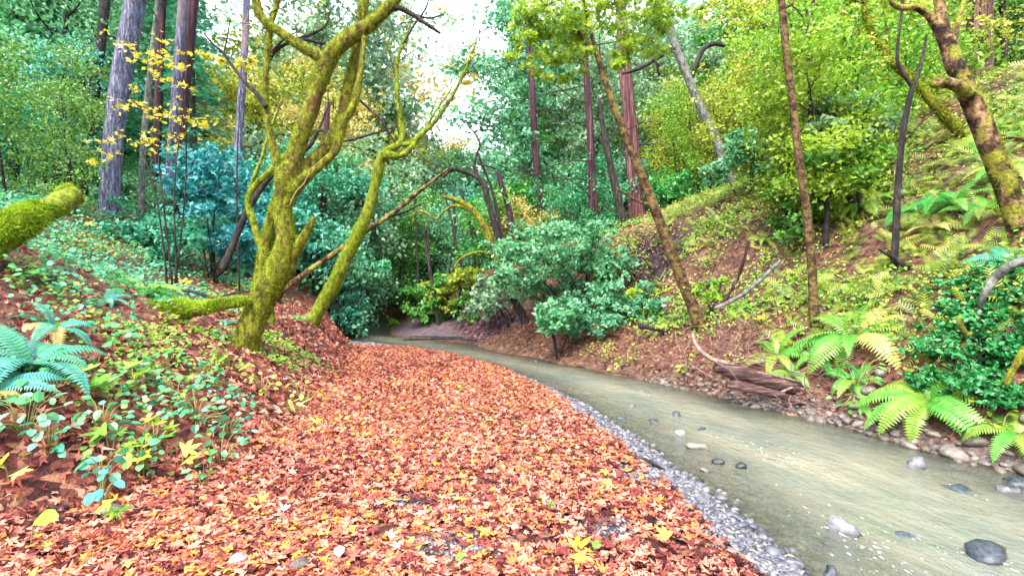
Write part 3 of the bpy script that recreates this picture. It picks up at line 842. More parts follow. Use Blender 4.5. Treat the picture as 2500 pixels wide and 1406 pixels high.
# single leaves that stand out on the bar
for px, py, s, mt, rr, lab in [
    (1350, 1243, .075, 'green', .45, 'fresh green oval leaf alone among red leaves right of the bar centre'),
    (1465, 1338, .085, 'lime', .5, 'lime green leaf near the bottom of the bar'),
    (1132, 1370, .07, 'green', .6, 'small green leaf at the bottom edge on bare gravel'),
    (827, 1380, .09, 'fallen', 1.0, 'white curled leaf at the bottom edge of the bar'),
    (1480, 1165, .10, 'lime', .9, 'yellow green leaf close to the gravel strip'),
    (1185, 1318, .11, 'yellow', .4, 'bright yellow leaf beside the bare gravel patch'),
    (1625, 1325, .14, 'yellow', .6, 'pale yellow maple leaf near the gravel strip'),
    (1410, 1355, .17, 'yellow', .2, 'large gold maple leaf at the bottom of the bar'),
    (1488, 1196, .12, 'yellow', .8, 'light yellow star shaped leaf above the bare patches'),
    (775, 1040, .15, 'yellow', .3, 'yellow leaf where the bar meets the left bank'),
    (1415, 1385, .16, 'fallen', .985, 'cream coloured maple leaf next to the large gold one'),
    (640, 1240, .17, 'fallen', .93, 'orange maple leaf on the dark litter left of the bar'),
]:
    rg = np.random.default_rng(int(px * 7 + py))
    Y = hit(px, py); X = (px - 1250) / F * Y
    b = Buf()
    leaves(b, OVAL if s < .1 else MAPLE, np.array([[0, 0, .045]]), np.array([[.1, -.35, 1.0]]), s, rg, rr, 1.2)
    o = ob('fallen_leaf', b.mesh('fallen_leaf', smooth=False), M[mt], None, (X, Y, Hs(X, Y)))
    tag(o, lab, 'leaf')

# ------------------------------------------------------------------ tree builders
def pxpath(pts, Y, slope=0.0):
    """pixel polyline (px, py, radius px[, dY]) -> world points and radii"""
    W, Rr = [], []
    for p in pts:
        d = Y + (p[3] if len(p) > 3 else 0)
        W.append(P(p[0], p[1], d)); Rr.append(p[2] / F * d)
    return np.array(W), np.array(Rr)

def moss_on(parent, me, n, seed, ln=(.02, .05), mat='moss', thr=-.12):
    rng = np.random.default_rng(seed)
    p, nr = surf_samples(me, n, rng)
    k = fbm(p * 2.4 + 3.1, 3) + .25 * nr[:, 2] > thr
    p, nr = p[k], nr[k]
    b = Buf()
    h = nr + .7 * rng.normal(size=nr.shape) + np.array([0, 0, -.25])
    side = np.cross(h, rng.normal(size=h.shape))
    rv = np.clip(.5 + .5 * fbm(p * 5, 3) + .25 * rng.normal(size=len(p)) + .12 * nr[:, 2], 0, 1)
    leaves(b, BLADE, p - nr * .004, side, ln[0] + (ln[1] - ln[0]) * rng.random(len(p)), rng, rv, 1.0, heading=h)
    o = ob('moss', b.mesh('moss', smooth=False), M[mat], parent)
    o['kind'] = 'stuff'
    return o

def trunk_tree(name, label, cat, Y, limbs, mat, group=None, trunk_part='trunk', seg=10, sink=.35, twigs=0, seed=1, moss=0, moss_mat='moss', voxel=None, amp=.10, mossln=(.02, .05), thr=-.12, n=5, limb_mats=None, sm=2):
    """first limb is the trunk (from its base up); the others become branch parts, or are fused with it when voxel is given"""
    W0, R0 = pxpath(limbs[0], Y)
    base = W0[0].copy()
    g = Hs(base[0], base[1])
    base[2] = min(base[2], g) if abs(base[2] - g) < 2.5 else base[2]
    t = thing(name, base, label, cat, group)
    d = W0[0] - W0[1]; d /= np.linalg.norm(d)
    W0 = np.concatenate([[W0[0] + d * sink + np.array([0, 0, min(0, g - W0[0][2]) if abs(W0[0][2] - g) < 1.0 else 0])], W0]); R0 = np.concatenate([[R0[0] * 1.2], R0])
    rng = np.random.default_rng(seed)
    ends = []
    b = Buf(); tube(b, W0, R0, seg, n, amp, 2.0)
    ends.append(W0)
    rest = limbs[1:]
    if voxel:
        for L in rest:
            W, Rr = pxpath(L, Y); tube(b, W, Rr, seg, n, amp, 2.0, round_end=True); ends.append(W)
        me = remeshed(b.mesh('trunk', base), voxel, sm)
        o = ob(trunk_part, me, mat, t)
        if moss: moss_on(t, me, moss, seed, mossln, moss_mat, thr)
    else:
        me = b.mesh(trunk_part, base)
        ob(trunk_part, me, mat, t)
        if moss: moss_on(t, me, moss, seed, mossln, moss_mat, thr)
        for i, L in enumerate(rest):
            W, Rr = pxpath(L, Y); b = Buf(); tube(b, W, Rr, max(6, seg - 2), n, amp, 2.0, round_end=True)
            ends.append(W)
            ob('branch', b.mesh('branch', base), (limb_mats or {}).get(i, mat), t)
    return t, base, ends

def twiggery(t, base, starts, mat, seed, depth=3, name='twig'):
    """bare twigs forking off given (point, direction, length, radius)"""
    rng = np.random.default_rng(seed)
    for p0, d0, L0, r0 in starts:
        b = Buf()
        stack = [(np.array(p0, float), unit(np.array(d0, float)), L0, r0, 0)]
        while stack:
            p, d, L, r, k = stack.pop()
            pts = [p]
            for i in range(4):
                d = unit(d + rng.normal(size=3) * .22 + np.array([0, 0, .04])); pts.append(pts[-1] + d * L / 4)
            tube(b, pts, np.linspace(r, r * .45, 5), 4, 2, 0)
            if k < depth:
                for j in range(2 + (rng.random() < .6)):
                    q = pts[1 + rng.integers(0, 4)]
                    stack.append((q, unit(d + rng.normal(size=3) * .75), L * (.45 + .25 * rng.random()), r * .5, k + 1))
        ob(name, b.mesh(name, base), mat, t)

def cloud_px(buf, rng, spots, tpl, size, up=.8, flat=.6, per=26):
    """leaf clumps: spots of (px, py, Y, spread px, number)"""
    for px, py, Y, sp, n in spots:
        c = P(px, py, Y); s = sp / F * Y
        nc = max(1, n // per)
        cc = c + rng.normal(size=(nc, 3)) * np.array([s, s * 1.1, s * flat]) * .62
        pos = np.repeat(cc, per, 0) + rng.normal(size=(nc * per, 3)) * np.array([1, 1, .55]) * s * .22
        nr = rng.normal(size=pos.shape) + np.array([0, -.25, up])
        rr = np.repeat(rng.random(nc), per) * .45 + rng.random(len(pos)) * .55
        leaves(buf, tpl, pos, nr, size * (.6 + .7 * rng.random(len(pos))), rng, rr, curl=rng.normal(size=len(pos)) + .6)

# ------------------------------------------------------------------ hero: many-stemmed mossy maple on the left
B_, Y_ = M['mossy_bark'], 7.0
limbs = [
 [(600, 850, 30), (614, 800, 29), (637, 745, 29), (660, 690, 29), (682, 640, 27), (698, 590, 24), (694, 540, 21), (690, 490, 19), (700, 440, 24.8), (712, 405, 22.4)],
 [(703, 440, 21.6), (722, 380, 20.8), (745, 305, 19.2), (772, 225, 19.2), (796, 160, 19.2), (815, 125, 19.2), (852, 92, 19.2), (900, 62, 17.6), (945, 20, 13.6), (1000, -40, 10.4)],
 [(798, 150, 15.2), (765, 130, 12.8), (725, 108, 12.0), (680, 76, 11.2), (642, 48, 11.2), (628, 18, 10.4), (618, -40, 8.8)],
 [(722, 430, 17.6, .05), (765, 392, 16.8, .15), (806, 350, 16.0, .2), (834, 292, 15.2, .25), (850, 220, 13.6, .25), (864, 150, 12.0, .25), (872, 90, 12.0, .25), (886, 25, 12.0, .25), (893, -40, 11.2, .25)],
 [(712, 470, 16.0, -.05), (740, 440, 13.6, -.1), (778, 408, 10.4, -.1), (816, 372, 10.4, -.1), (828, 340, 11.2, -.1), (840, 300, 9.6, -.1), (866, 250, 8.8, -.1), (878, 190, 7.2, -.1), (886, 130, 5.6, -.1), (890, 92, 7.2, -.1)],
 [(684, 445, 10.4, .05), (676, 395, 10.4, .05), (662, 335, 8.8, .05), (650, 270, 7.2, .05), (649, 190, 7.2, .05), (655, 120, 7.2, .05), (661, 60, 7.2, .05), (676, 10, 6.4, .05), (684, -40, 6.4, .05)],
 [(614, 790, 15, .15), (633, 700, 15, .25), (645, 620, 14, .3), (660, 550, 13, .3), (676, 495, 13.6, .2), (690, 460, 12.8, .1)],
 [(668, 720, 15, .14), (694, 670, 16, .10), (716, 622, 15, .05), (738, 585, 12, 0), (755, 555, 9, 0), (766, 532, 6, 0)],
 [(698, 505, 13, -.04), (718, 468, 12, -.06)],
 [(578, 835, 10, -.08), (592, 790, 12, -.06), (622, 740, 14, -.04)],
]
t, base, ends = trunk_tree('maple_tree', 'large many stemmed mossy maple leaning over the left edge of the leaf bar', 'tree', Y_, limbs, B_, seg=14, seed=4, moss=60000, voxel=.013, amp=.13, n=6, mossln=(.014, .045), thr=-.10, sm=3)
def br(t, base, pts, Y, mat, name='branch', seg=6, amp=.08):
    W, Rr = pxpath(pts, Y); b = Buf(); tube(b, W, Rr, seg, 5, amp, 2.0)
    return ob(name, b.mesh(name, base), mat, t)
DB = M['dark_bark']
br(t, base, [(650, 262, 6), (625, 228, 6), (598, 200, 5), (570, 165, 4), (545, 130, 4), (520, 108, 3), (498, 82, 2)], Y_, DB)
br(t, base, [(546, 132, 2.5), (553, 100, 2), (560, 60, 1.5), (562, 40, 1)], Y_, DB, 'twig')
br(t, base, [(651, 155, 5), (668, 130, 5), (690, 112, 4), (730, 95, 4), (765, 82, 4), (795, 62, 3), (805, 30, 2)], Y_ + .2, DB)
br(t, base, [(735, 95, 4), (760, 100, 4), (795, 108, 3)], Y_ + .2, DB, 'twig')
br(t, base, [(655, 150, 4), (670, 120, 3), (700, 92, 2.5), (722, 80, 1.5)], Y_ + .1, DB, 'twig')
br(t, base, [(925, 38, 8), (965, 20, 7), (1000, 32, 6), (1035, 55, 5), (1075, 82, 3)], Y_, DB)
br(t, base, [(1015, 38, 3), (1050, 45, 2.5), (1085, 34, 1.5)], Y_, DB, 'twig')
br(t, base, [(872, 240, 3, -.1), (905, 270, 3), (935, 300, 2.5), (965, 350, 2)], Y_, DB, 'twig')
br(t, base, [(706, 505, 1.5, -.3), (722, 470, 1.5, -.32), (742, 448, 1.2, -.32), (755, 420, .8, -.32)], Y_, M['stem'], 'twig')

rg_ = np.random.default_rng(77)
twiggery(t, base, [(P(a_, b_, Y_), (rg_.normal() * .8, rg_.normal() * .3, .4 + .4 * rg_.random()), .75, .007) for a_, b_ in
   [(640, 45), (680, 78), (655, 110), (660, 40), (850, 95), (905, 58), (870, 120), (885, 60), (950, 18), (730, 110), (800, 70), (1000, 30), (1040, 58), (760, 90)]], DB, 21, 2)
b = Buf(); cloud_px(b, rg_, [(590 + 440 * rg_.random(), -10 + 150 * rg_.random(), Y_ + .4, 22, 8) for _ in range(34)], DIAM, .055, .4, .6, 4)
ob('crown', b.mesh('crown', base, False), M['slope_mix'], t)

# second mossy tree, leaning right and forking
limbs = [
 [(762, 790, 17.0), (785, 745, 17.0), (812, 698, 16.3), (846, 628, 15.5), (880, 560, 14.8), (905, 495, 13.3), (920, 435, 11.8), (930, 388, 11.1), (948, 366, 8.9)],
 [(940, 372, 9.6), (965, 358, 9.6), (982, 340, 7.4), (978, 292, 5.9), (970, 225, 5.2), (969, 155, 4.4), (983, 112, 3.0), (1006, 50, 2.2)],
 [(942, 378, 8.9, -.1), (975, 380, 7.4, -.1), (1000, 366, 6.7, -.1), (1022, 335, 6.7), (1055, 305, 5.2), (1090, 258, 4.4), (1128, 190, 3.7), (1156, 120, 3.0), (1166, 82, 1.5)],
 [(978, 352, 5.9), (1000, 352, 5.9), (1018, 338, 5.9)],
]
t, base, ends = trunk_tree('maple_tree', 'slender bright mossy maple with a forked top, second from the leaf bar', 'tree', 10.4, limbs, M['bright_mossy_bark'], seg=12, seed=8, moss=26000, voxel=.014, n=6, mossln=(.018, .05), thr=-.16)
br(t, base, [(968, 200, 3), (960, 165, 2.5), (947, 120, 1.6)], 10.4, DB, 'twig')
br(t, base, [(1040, 318, 4), (1058, 280, 3), (1090, 235, 2.5), (1108, 205, 1.5)], 10.5, M['bright_mossy_bark'])
br(t, base, [(985, 108, 3), (1012, 60, 2.5), (1040, 20, 2), (1050, -20, 1.5)], 10.4, DB)
s = [(P(1128, 190, 10.4), (.5, .1, .6), .9, .010), (P(1090, 255, 10.4), (.7, .1, .15), 1.0, .010), (P(1150, 130, 10.4), (-.3, 0, .9), .8, .008),
     (P(975, 150, 10.4), (.6, 0, .5), .9, .010), (P(990, 100, 10.4), (.1, .2, .9), .9, .009), (P(1020, 60, 10.4), (.9, 0, .3), 1.0, .009), (P(965, 90, 10.4), (-.5, 0, .8), .7, .008),
     (P(1055, 305, 10.4), (.7, .2, -.2), .9, .009)]
twiggery(t, base, s, DB, 3)
b = Buf(); rg_ = np.random.default_rng(19)
cloud_px(b, rg_, [(1000 + 190 * rg_.random(), 10 + 260 * rg_.random(), 10.4, 26, 12) for _ in range(26)], DIAM, .07, .4, .6, 6)
ob('crown', b.mesh('crown', base, False), M['straw'], t)
b = Buf(); cloud_px(b, np.random.default_rng(9), [(1142, 198, 10.6, 14, 20), (1160, 190, 10.6, 8, 8), (1070, 30, 10.5, 12, 8)], STAR, .15, 1.0, .4, 4)
ob('crown', b.mesh('crown', base, False), M['yellow'], t)

# bare grey trunk fallen across behind it
t, base, _ = trunk_tree('leaning_trunk', 'thin bare mossy grey trunk leaning to the right behind the two mossy maples', 'tree', 11.8,
   [[(690, 712, 7.0), (745, 668, 7.0), (800, 630, 6.4), (880, 572, 6.4), (960, 520, 5.8), (1020, 470, 5.1), (1065, 435, 3.8), (1095, 412, 2.6)]], M['brown_bark'], seg=8, seed=9)
br(t, base, [(905, 560, 3.2), (950, 530, 2.4), (985, 520, 2.4), (1035, 495, 1.6)], 11.9, DB)
# mossy thin trees just behind the maple
t, base, _ = trunk_tree('maple_tree', 'thin mossy stem bending up behind the large maple', 'tree', 8.6,
   [[(648, 640, 9.6), (632, 590, 8.8), (618, 540, 8.0), (605, 490, 7.2), (622, 455, 7.2), (662, 415, 7.2), (705, 372, 6.4), (742, 342, 5.6), (772, 315, 4.0)],
    [(608, 480, 4.8), (618, 440, 4.8), (640, 385, 4.0), (655, 330, 3.2), (690, 240, 2.4)]], M['bright_mossy_bark'], seg=8, seed=12, moss=7000, mossln=(.015, .04))
t, base, _ = trunk_tree('leaning_trunk', 'dark leaning stem crossing behind the left side of the large maple', 'tree', 9.4,
   [[(562, 615, 8.0), (588, 550, 8.0), (612, 500, 7.2), (660, 432, 6.4), (705, 392, 6.4), (755, 358, 5.6), (782, 318, 4.0), (830, 345, 3.2), (900, 330, 3.2), (960, 312, 2.4)]], DB, seg=8, seed=13)
br(t, base, [(770, 335, 3.2), (785, 300, 2.4), (800, 260, 1.6), (800, 225, 1.2)], 9.4, DB)

# arched dark tree and mossy arched tree at the bend
t, base, ends = trunk_tree('oak_tree', 'dark crooked tree arching left over the creek bend', 'tree', 13.0,
   [[(1275, 770, 10.4), (1250, 720, 9.6), (1238, 660, 8.9), (1222, 600, 8.1), (1205, 540, 8.1), (1192, 490, 7.4), (1180, 450, 6.7), (1160, 430, 5.9), (1135, 420, 5.2), (1105, 412, 5.2), (1082, 432, 3.7)],
    [(1168, 436, 5.2), (1158, 408, 3.7), (1163, 380, 3.0), (1172, 352, 3.0), (1158, 325, 2.2), (1140, 305, 1.5)],
    [(1232, 630, 5.2, .2), (1222, 560, 4.4, .2), (1212, 510, 4.4, .2), (1200, 460, 3.7, .2), (1176, 400, 3.0, .2), (1168, 375, 2.2, .2)],
    [(1165, 400, 2.2), (1190, 405, 2.2), (1210, 412, 1.5)],
    [(1245, 640, 4.4, .1), (1232, 590, 3.7, .1), (1215, 540, 3.0, .1)]], DB, seg=9, seed=15, amp=.16)
s = [(P(1105, 412, 13), (-.7, 0, .1), .7, .015), (P(1135, 420, 13), (-.3, 0, .9), .8, .014), (P(1160, 340, 13), (.2, 0, .9), 1.0, .012), (P(1172, 360, 13), (.9, 0, .4), .9, .012), (P(1090, 430, 13), (-.8, 0, -.3), .7, .012)]
twiggery(t, base, s, DB, 5, 2)
t, base, _ = trunk_tree('maple_tree', 'mossy yellow green tree arching left beside the dark crooked one', 'tree', 14.6,
   [[(1250, 720, 15), (1232, 665, 14), (1210, 615, 13), (1190, 570, 11), (1172, 535, 9), (1145, 505, 7), (1112, 488, 6), (1080, 480, 4)],
    [(1150, 512, 5), (1110, 502, 4), (1085, 515, 3), (1065, 535, 3), (1040, 520, 3), (1015, 518, 2), (1008, 545, 1.5)],
    [(1215, 622, 6), (1165, 616, 4), (1125, 632, 3), (1105, 660, 2)]], M['mossy_bark'], seg=9, seed=16, moss=5000, mossln=(.02, .045))

# ------------------------------------------------------------------ big conifers and pale trunks on the left
FB, PB, RB, RD = M['fir_bark'], M['pale_bark'], M['redwood_bark'], M['red_dark_bark']
LEFT = [
 ('fir_tree', 'thickest grey blue fir trunk on the left, leaning right as it rises', 13.6, [(262, 560, 25.8), (268, 480, 22.0), (276, 350, 21.3), (290, 230, 21.3), (311, 110, 22.0), (334, -20, 22.0), (352, -160, 20.5)], FB),
 ('fir_tree', 'slender pale grey trunk right beside the thickest fir', 14.4, [(344, 545, 7.6), (345, 480, 6.8), (348, 390, 6.8), (358, 260, 6.8), (374, 110, 6.1), (392, -40, 6.1)], PB),
 ('fir_tree', 'dark trunk with blue grey upper half right of the slender pale one', 15.2, [(405, 520, 11.4), (415, 430, 11.4), (425, 300, 10.6), (436, 150, 10.6), (450, -40, 10.6)], FB),
 ('redwood_tree', 'dark reddish brown redwood trunk behind the yellow leaves', 15.8, [(430, 520, 15.2), (438, 380, 14.4), (447, 250, 13.7), (462, 100, 12.9), (478, -60, 12.2)], RD),
 ('redwood_tree', 'short purple brown trunk low between the pale and the dark conifers', 16.5, [(374, 560, 11.4), (378, 450, 10.6), (384, 330, 9.9), (392, 100, 9.1), (400, -60, 8.4)], RD),
 ('fir_tree', 'grey brown conifer trunk just left of the large mossy maple', 14.5, [(575, 470, 10.6), (580, 390, 9.9), (586, 290, 9.1), (596, 150, 8.4), (604, -40, 7.6)], M['fir_bark']),
 ('fir_tree', 'dark green shaded trunk leaning right in the far left wood', 16.0, [(196, 530, 12.9), (205, 420, 12.2), (220, 300, 11.4), (240, 160, 10.6), (262, -40, 9.9)], DB),
 ('fir_tree', 'thin dark trunk leaning left of the shaded one in the far left wood', 17.0, [(160, 480, 6.8), (168, 380, 6.1), (190, 280, 6.1), (212, 200, 5.3), (240, 60, 4.6)], DB),
 ('redwood_tree', 'narrow violet trunk in the middle distance right of the maple fork', 15.5, [(784, 600, 9.1), (788, 500, 8.4), (792, 400, 7.6), (800, 250, 6.8)], RD),
 ('redwood_tree', 'large pinkish redwood trunk right of centre behind the leaning alder', 17.0, [(1568, 600, 23.6), (1556, 520, 21.3), (1548, 420, 18.2), (1538, 300, 16.0), (1527, 180, 14.4), (1518, 60, 13.7), (1512, -60, 12.9)], RB),
 ('redwood_tree', 'slim purple redwood trunk left of the large pinkish one', 15.8, [(1460, 620, 13.7), (1452, 540, 12.2), (1445, 430, 9.9), (1440, 300, 9.1), (1432, 180, 7.6), (1424, 40, 6.8)], RD),
 ('redwood_tree', 'half hidden brown trunk below the grey green ivy column', 17.5, [(1330, 600, 9.9), (1318, 480, 9.1), (1306, 350, 8.4), (1298, 200, 7.6), (1290, 40, 6.8)], RD),
 ('redwood_tree', 'slanting violet trunk behind the bushy bank', 16.0, [(1262, 600, 8.4), (1248, 540, 7.6), (1236, 490, 6.8), (1215, 420, 6.1)], RD),
 ('redwood_tree', 'second thinner trunk hugging the back of the large pinkish redwood', 18.0, [(1535, 610, 9.9), (1525, 500, 9.1), (1530, 400, 8.4), (1528, 280, 7.6), (1530, 150, 6.8)], RD),
 ('redwood_tree', 'broad red brown trunk in the top right corner behind the mossy tree', 13.5, [(2385, 330, 30.4), (2390, 200, 27.4), (2392, 90, 25.8), (2396, -60, 24.3)], RB),
 ('fir_tree', 'dark narrow trunk near the top right corner', 14.0, [(2458, 260, 7.6), (2456, 160, 6.8), (2448, 40, 6.8), (2444, -60, 6.1)], DB),
 ('bay_tree', 'dark tilted trunk wrapped in ivy left of the large pinkish redwood', 14.8, [(1536, 585, 12.2), (1522, 540, 11.4), (1508, 480, 9.9), (1492, 410, 8.4), (1475, 330, 6.8), (1462, 240, 5.3)], DB),
 ('bay_tree', 'pale tan trunk leaning left high on the right slope', 15.0, [(1812, 500, 12.9), (1780, 430, 12.2), (1748, 340, 11.4), (1705, 250, 10.6), (1668, 160, 9.9), (1640, 80, 9.1), (1622, -40, 8.4)], M['pale_bark']),
]
for nm, lab, Y, pts, mt in LEFT:
    big = nm in ('fir_tree', 'redwood_tree')
    t, base, ends = trunk_tree(nm, lab, 'tree', Y, [pts], mt, seg=14 if pts[0][2] > 18 else 9, seed=int(pts[0][0]), amp=.05 if big else .1, sink=.8)
    rg = np.random.default_rng(int(pts[0][0] * 3))
    if lab.startswith('pale tan'):
        br(t, base, [(1665, 128, 8), (1640, 122, 7), (1600, 145, 6), (1560, 168, 5), (1520, 180, 4)], Y, DB)
        br(t, base, [(1688, 190, 6), (1715, 125, 6), (1742, 108, 6), (1770, 112, 4)], Y, DB)
    elif lab.startswith('slim purple'):
        s = []
        for i in range(9):
            p = ends[0][2] + (ends[0][-1] - ends[0][2]) * (.1 + .85 * i / 9)
            s.append((p, (rg.choice([-1, 1]) * .9, rg.normal() * .4, .15 - .3 * rg.random()), 2.2, .022))
        twiggery(t, base, s, DB, 77, 2, 'branch')
    elif big and pts[0][2] < 22:
        s = []
        for i in range(6):
            q = rg.random(); p = ends[0][1] * (1 - q) + ends[0][-1] * q
            k = 1 + int(q * (len(ends[0]) - 2)); f = q * (len(ends[0]) - 2) - (k - 1)
            p = ends[0][k] * (1 - f) + ends[0][k + 1 if k + 1 < len(ends[0]) else k] * f
            s.append((p, (rg.choice([-1, 1]) * .9, rg.normal() * .5, -.1 + .2 * rg.random()), 1.5, .016))
        twiggery(t, base, s, DB, int(pts[0][0]), 1, 'branch')

# ------------------------------------------------------------------ right bank trees
AB, BB = M['alder_bark'], M['brown_bark']
t, base, ends = trunk_tree('alder_tree', 'alder leaning far left from the root tangle on the right bank', 'tree', 9.1,
   [[(1716, 810, 16.3), (1700, 770, 15.5), (1668, 690, 13.8), (1634, 605, 12.9), (1602, 520, 12.0), (1572, 440, 11.2), (1540, 365, 9.5), (1508, 285, 8.6), (1480, 205, 7.7), (1456, 130, 6.9)],
    [(1456, 132, 6.0), (1425, 95, 5.2), (1385, 55, 4.3), (1340, 20, 3.4), (1290, -25, 2.6)],
    [(1457, 135, 5.2), (1444, 85, 4.3), (1432, 40, 3.4), (1422, -20, 2.6)],
    [(1468, 165, 2.6), (1464, 120, 1.7), (1463, 90, 1.3)],
    [(1590, 500, 4.3), (1560, 492, 3.4), (1520, 470, 2.6), (1500, 455, 1.7)],
    [(1640, 620, 4.3), (1612, 600, 3.4)]], AB, seg=12, seed=31, amp=.07)
rng = np.random.default_rng(71)
b = Buf()
cloud_px(b, rng, [(1300, 40, 9.0, 55, 420), (1360, 95, 9.2, 60, 520), (1420, 60, 9.4, 50, 380), (1480, 30, 9.4, 50, 320), (1330, 140, 9.0, 40, 300), (1400, 150, 9.3, 45, 260),
                  (1560, 60, 9.6, 55, 380), (1620, 30, 9.6, 50, 340), (1530, 130, 9.4, 40, 240), (1590, 110, 9.8, 45, 240), (1290, 100, 9, 30, 180), (1500, 175, 9.2, 25, 120), (1380, -20, 9.2, 90, 500), (1560, -20, 9.2, 90, 500)], STAR, .13, .7)
ob('crown', b.mesh('crown', base, False), M['lime'], t)

RT = [
 ('alder_tree', 'straight mottled alder with reddish bark standing right of the fallen log', 7.5, [[(1992, 800, 12.8), (1986, 740, 11.2), (1984, 680, 10.4), (1978, 600, 10.4), (1966, 490, 10.4), (1950, 380, 9.6), (1935, 250, 8.8), (1920, 130, 8.8), (1908, 0, 8.0), (1904, -60, 8.0)], [(1918, 20, 3.2), (1935, 8, 2.4), (1945, -30, 2.4)]], AB),
 ('young_tree', 'thin dark stem, left one of the pair behind the mottled alder', 9.6, [[(1968, 560, 5.6), (1972, 470, 4.8), (1978, 330, 4.8), (1974, 200, 4.0), (1971, 60, 4.0), (1966, -40, 3.2)], [(1972, 60, 2.4), (1950, 30, 1.6), (1925, 5, 1.6)]], DB),
 ('young_tree', 'thin mossy dark stem, right one of the pair behind the mottled alder', 9.9, [[(1984, 560, 6.4), (1988, 450, 5.6), (1994, 300, 5.6), (1988, 180, 4.8), (1982, 80, 4.0), (1990, -40, 3.2)], [(1992, 285, 2.4), (2040, 240, 1.6), (2085, 180, 1.6), (2110, 100, 1.2)]], BB),
 ('young_tree', 'dark forked young tree between the alder and the big mossy tree', 7.3, [[(2184, 625, 8.8), (2188, 560, 8.0), (2190, 490, 8.0), (2197, 400, 7.2), (2206, 310, 7.2), (2222, 235, 6.4), (2228, 212, 6.4)], [(2228, 214, 4.8), (2205, 180, 4.0), (2191, 150, 4.0), (2194, 90, 3.2), (2203, 20, 3.2), (2206, -30, 2.4)], [(2228, 215, 4.0), (2243, 180, 4.0), (2254, 130, 3.2), (2262, 85, 2.4)], [(2205, 350, 2.4), (2250, 300, 1.6), (2290, 270, 1.2)]], DB),
 ('young_tree', 'leaning dead snag crossing low behind the forked young tree', 7.2, [[(2265, 700, 8.8), (2235, 672, 8.0), (2205, 645, 7.2), (2175, 625, 5.6), (2145, 608, 3.2)]], DB),
 ('young_tree', 'slim pole standing left of the mottled alder in the yellow thicket', 11.0, [[(1905, 520, 4.8), (1900, 430, 4.0), (1892, 330, 4.0), (1885, 240, 3.2), (1870, 120, 2.4)]], BB),
 ('young_tree', 'short dark pole low left of the mottled alder', 10.5, [[(1918, 545, 4.8), (1920, 470, 4.8), (1915, 400, 4.0), (1922, 330, 3.2)]], DB),
 ('maple_tree', 'mossy yellow trunk leaning left behind the forked young tree', 9.0, [[(2420, 400, 13.8), (2350, 330, 12.7), (2290, 265, 11.5), (2225, 195, 9.8), (2160, 130, 8.1), (2120, 60, 6.3), (2105, -20, 5.2)], [(2170, 140, 4.0), (2165, 60, 3.5), (2150, -20, 2.9)]], M['mossy_bark']),
]
RTREES = []
for nm, lab, Y, L, mt in RT:
    t, base, ends = trunk_tree(nm, lab, 'tree', Y, L, mt, seg=10, seed=int(L[0][0][0]), amp=.09, moss=6000 if nm == 'maple_tree' else 0, mossln=(.03, .08))
    RTREES.append((t, base, ends))
def hang(i, seed, spots, mat, size, tpl=None):
    t, base, ends = RTREES[i]
    b = Buf(); cloud_px(b, np.random.default_rng(seed), spots, tpl or DIAM, size, .7, .5, 14)
    ob('crown', b.mesh('crown', base, False), M[mat], t)
rg_ = np.random.default_rng(404)
def spray(n, x0, x1, y0, y1, Y, sp=34, per=84):
    return [(x0 + (x1 - x0) * rg_.random(), y0 + (y1 - y0) * rg_.random() ** 1.3, Y + 1.6 * (rg_.random() - .3), sp * (.7 + .6 * rg_.random()), per) for _ in range(n)]
hang(0, 1, spray(26, 1780, 2080, -60, 210, 8.6), 'lime', .075)
hang(1, 2, spray(26, 1800, 2120, -60, 300, 10.2), 'yellowgreen', .085)
hang(2, 3, spray(24, 1900, 2200, -40, 330, 10.6), 'lime', .085)
hang(3, 4, spray(12, 2110, 2330, -60, 150, 7.9, 26, 70), 'yellowgreen', .065)
hang(5, 5, spray(22, 1700, 1960, -40, 330, 11.6), 'yellowgreen', .09)
hang(7, 6, spray(34, 2080, 2520, -60, 260, 10.0), 'yellowgreen', .085)
BIGR = [
 [(2500, 640, 26.4), (2488, 560, 24.8), (2462, 470, 24.0), (2424, 375, 23.2), (2396, 300, 22.4), (2362, 225, 21.6), (2330, 160, 20.0), (2312, 95, 18.4)],
 [(2316, 110, 14.4), (2300, 50, 12.0), (2292, -10, 11.2), (2288, -60, 10.4)],
 [(2312, 120, 12.8), (2292, 75, 11.2), (2268, 38, 9.6), (2235, 18, 8.0), (2205, 20, 7.2), (2180, 10, 7.2), (2172, -10, 4.8)],
 [(2325, 120, 9.6), (2338, 60, 6.4), (2352, 10, 5.6), (2372, -40, 4.8)],
 [(2368, 235, 14.4, -.1), (2335, 210, 13.6, -.25), (2305, 202, 13.6, -.32), (2282, 206, 12.0, -.36)],
]
t, base, ends = trunk_tree('maple_tree', 'thick blotchy mossy tree leaning in from the right edge with a broken limb stub', 'tree', 6.4, BIGR, M['brown_bark'], seg=14, seed=41, moss=16000, voxel=.018, n=6, mossln=(.015, .045), thr=.12, moss_mat='moss')
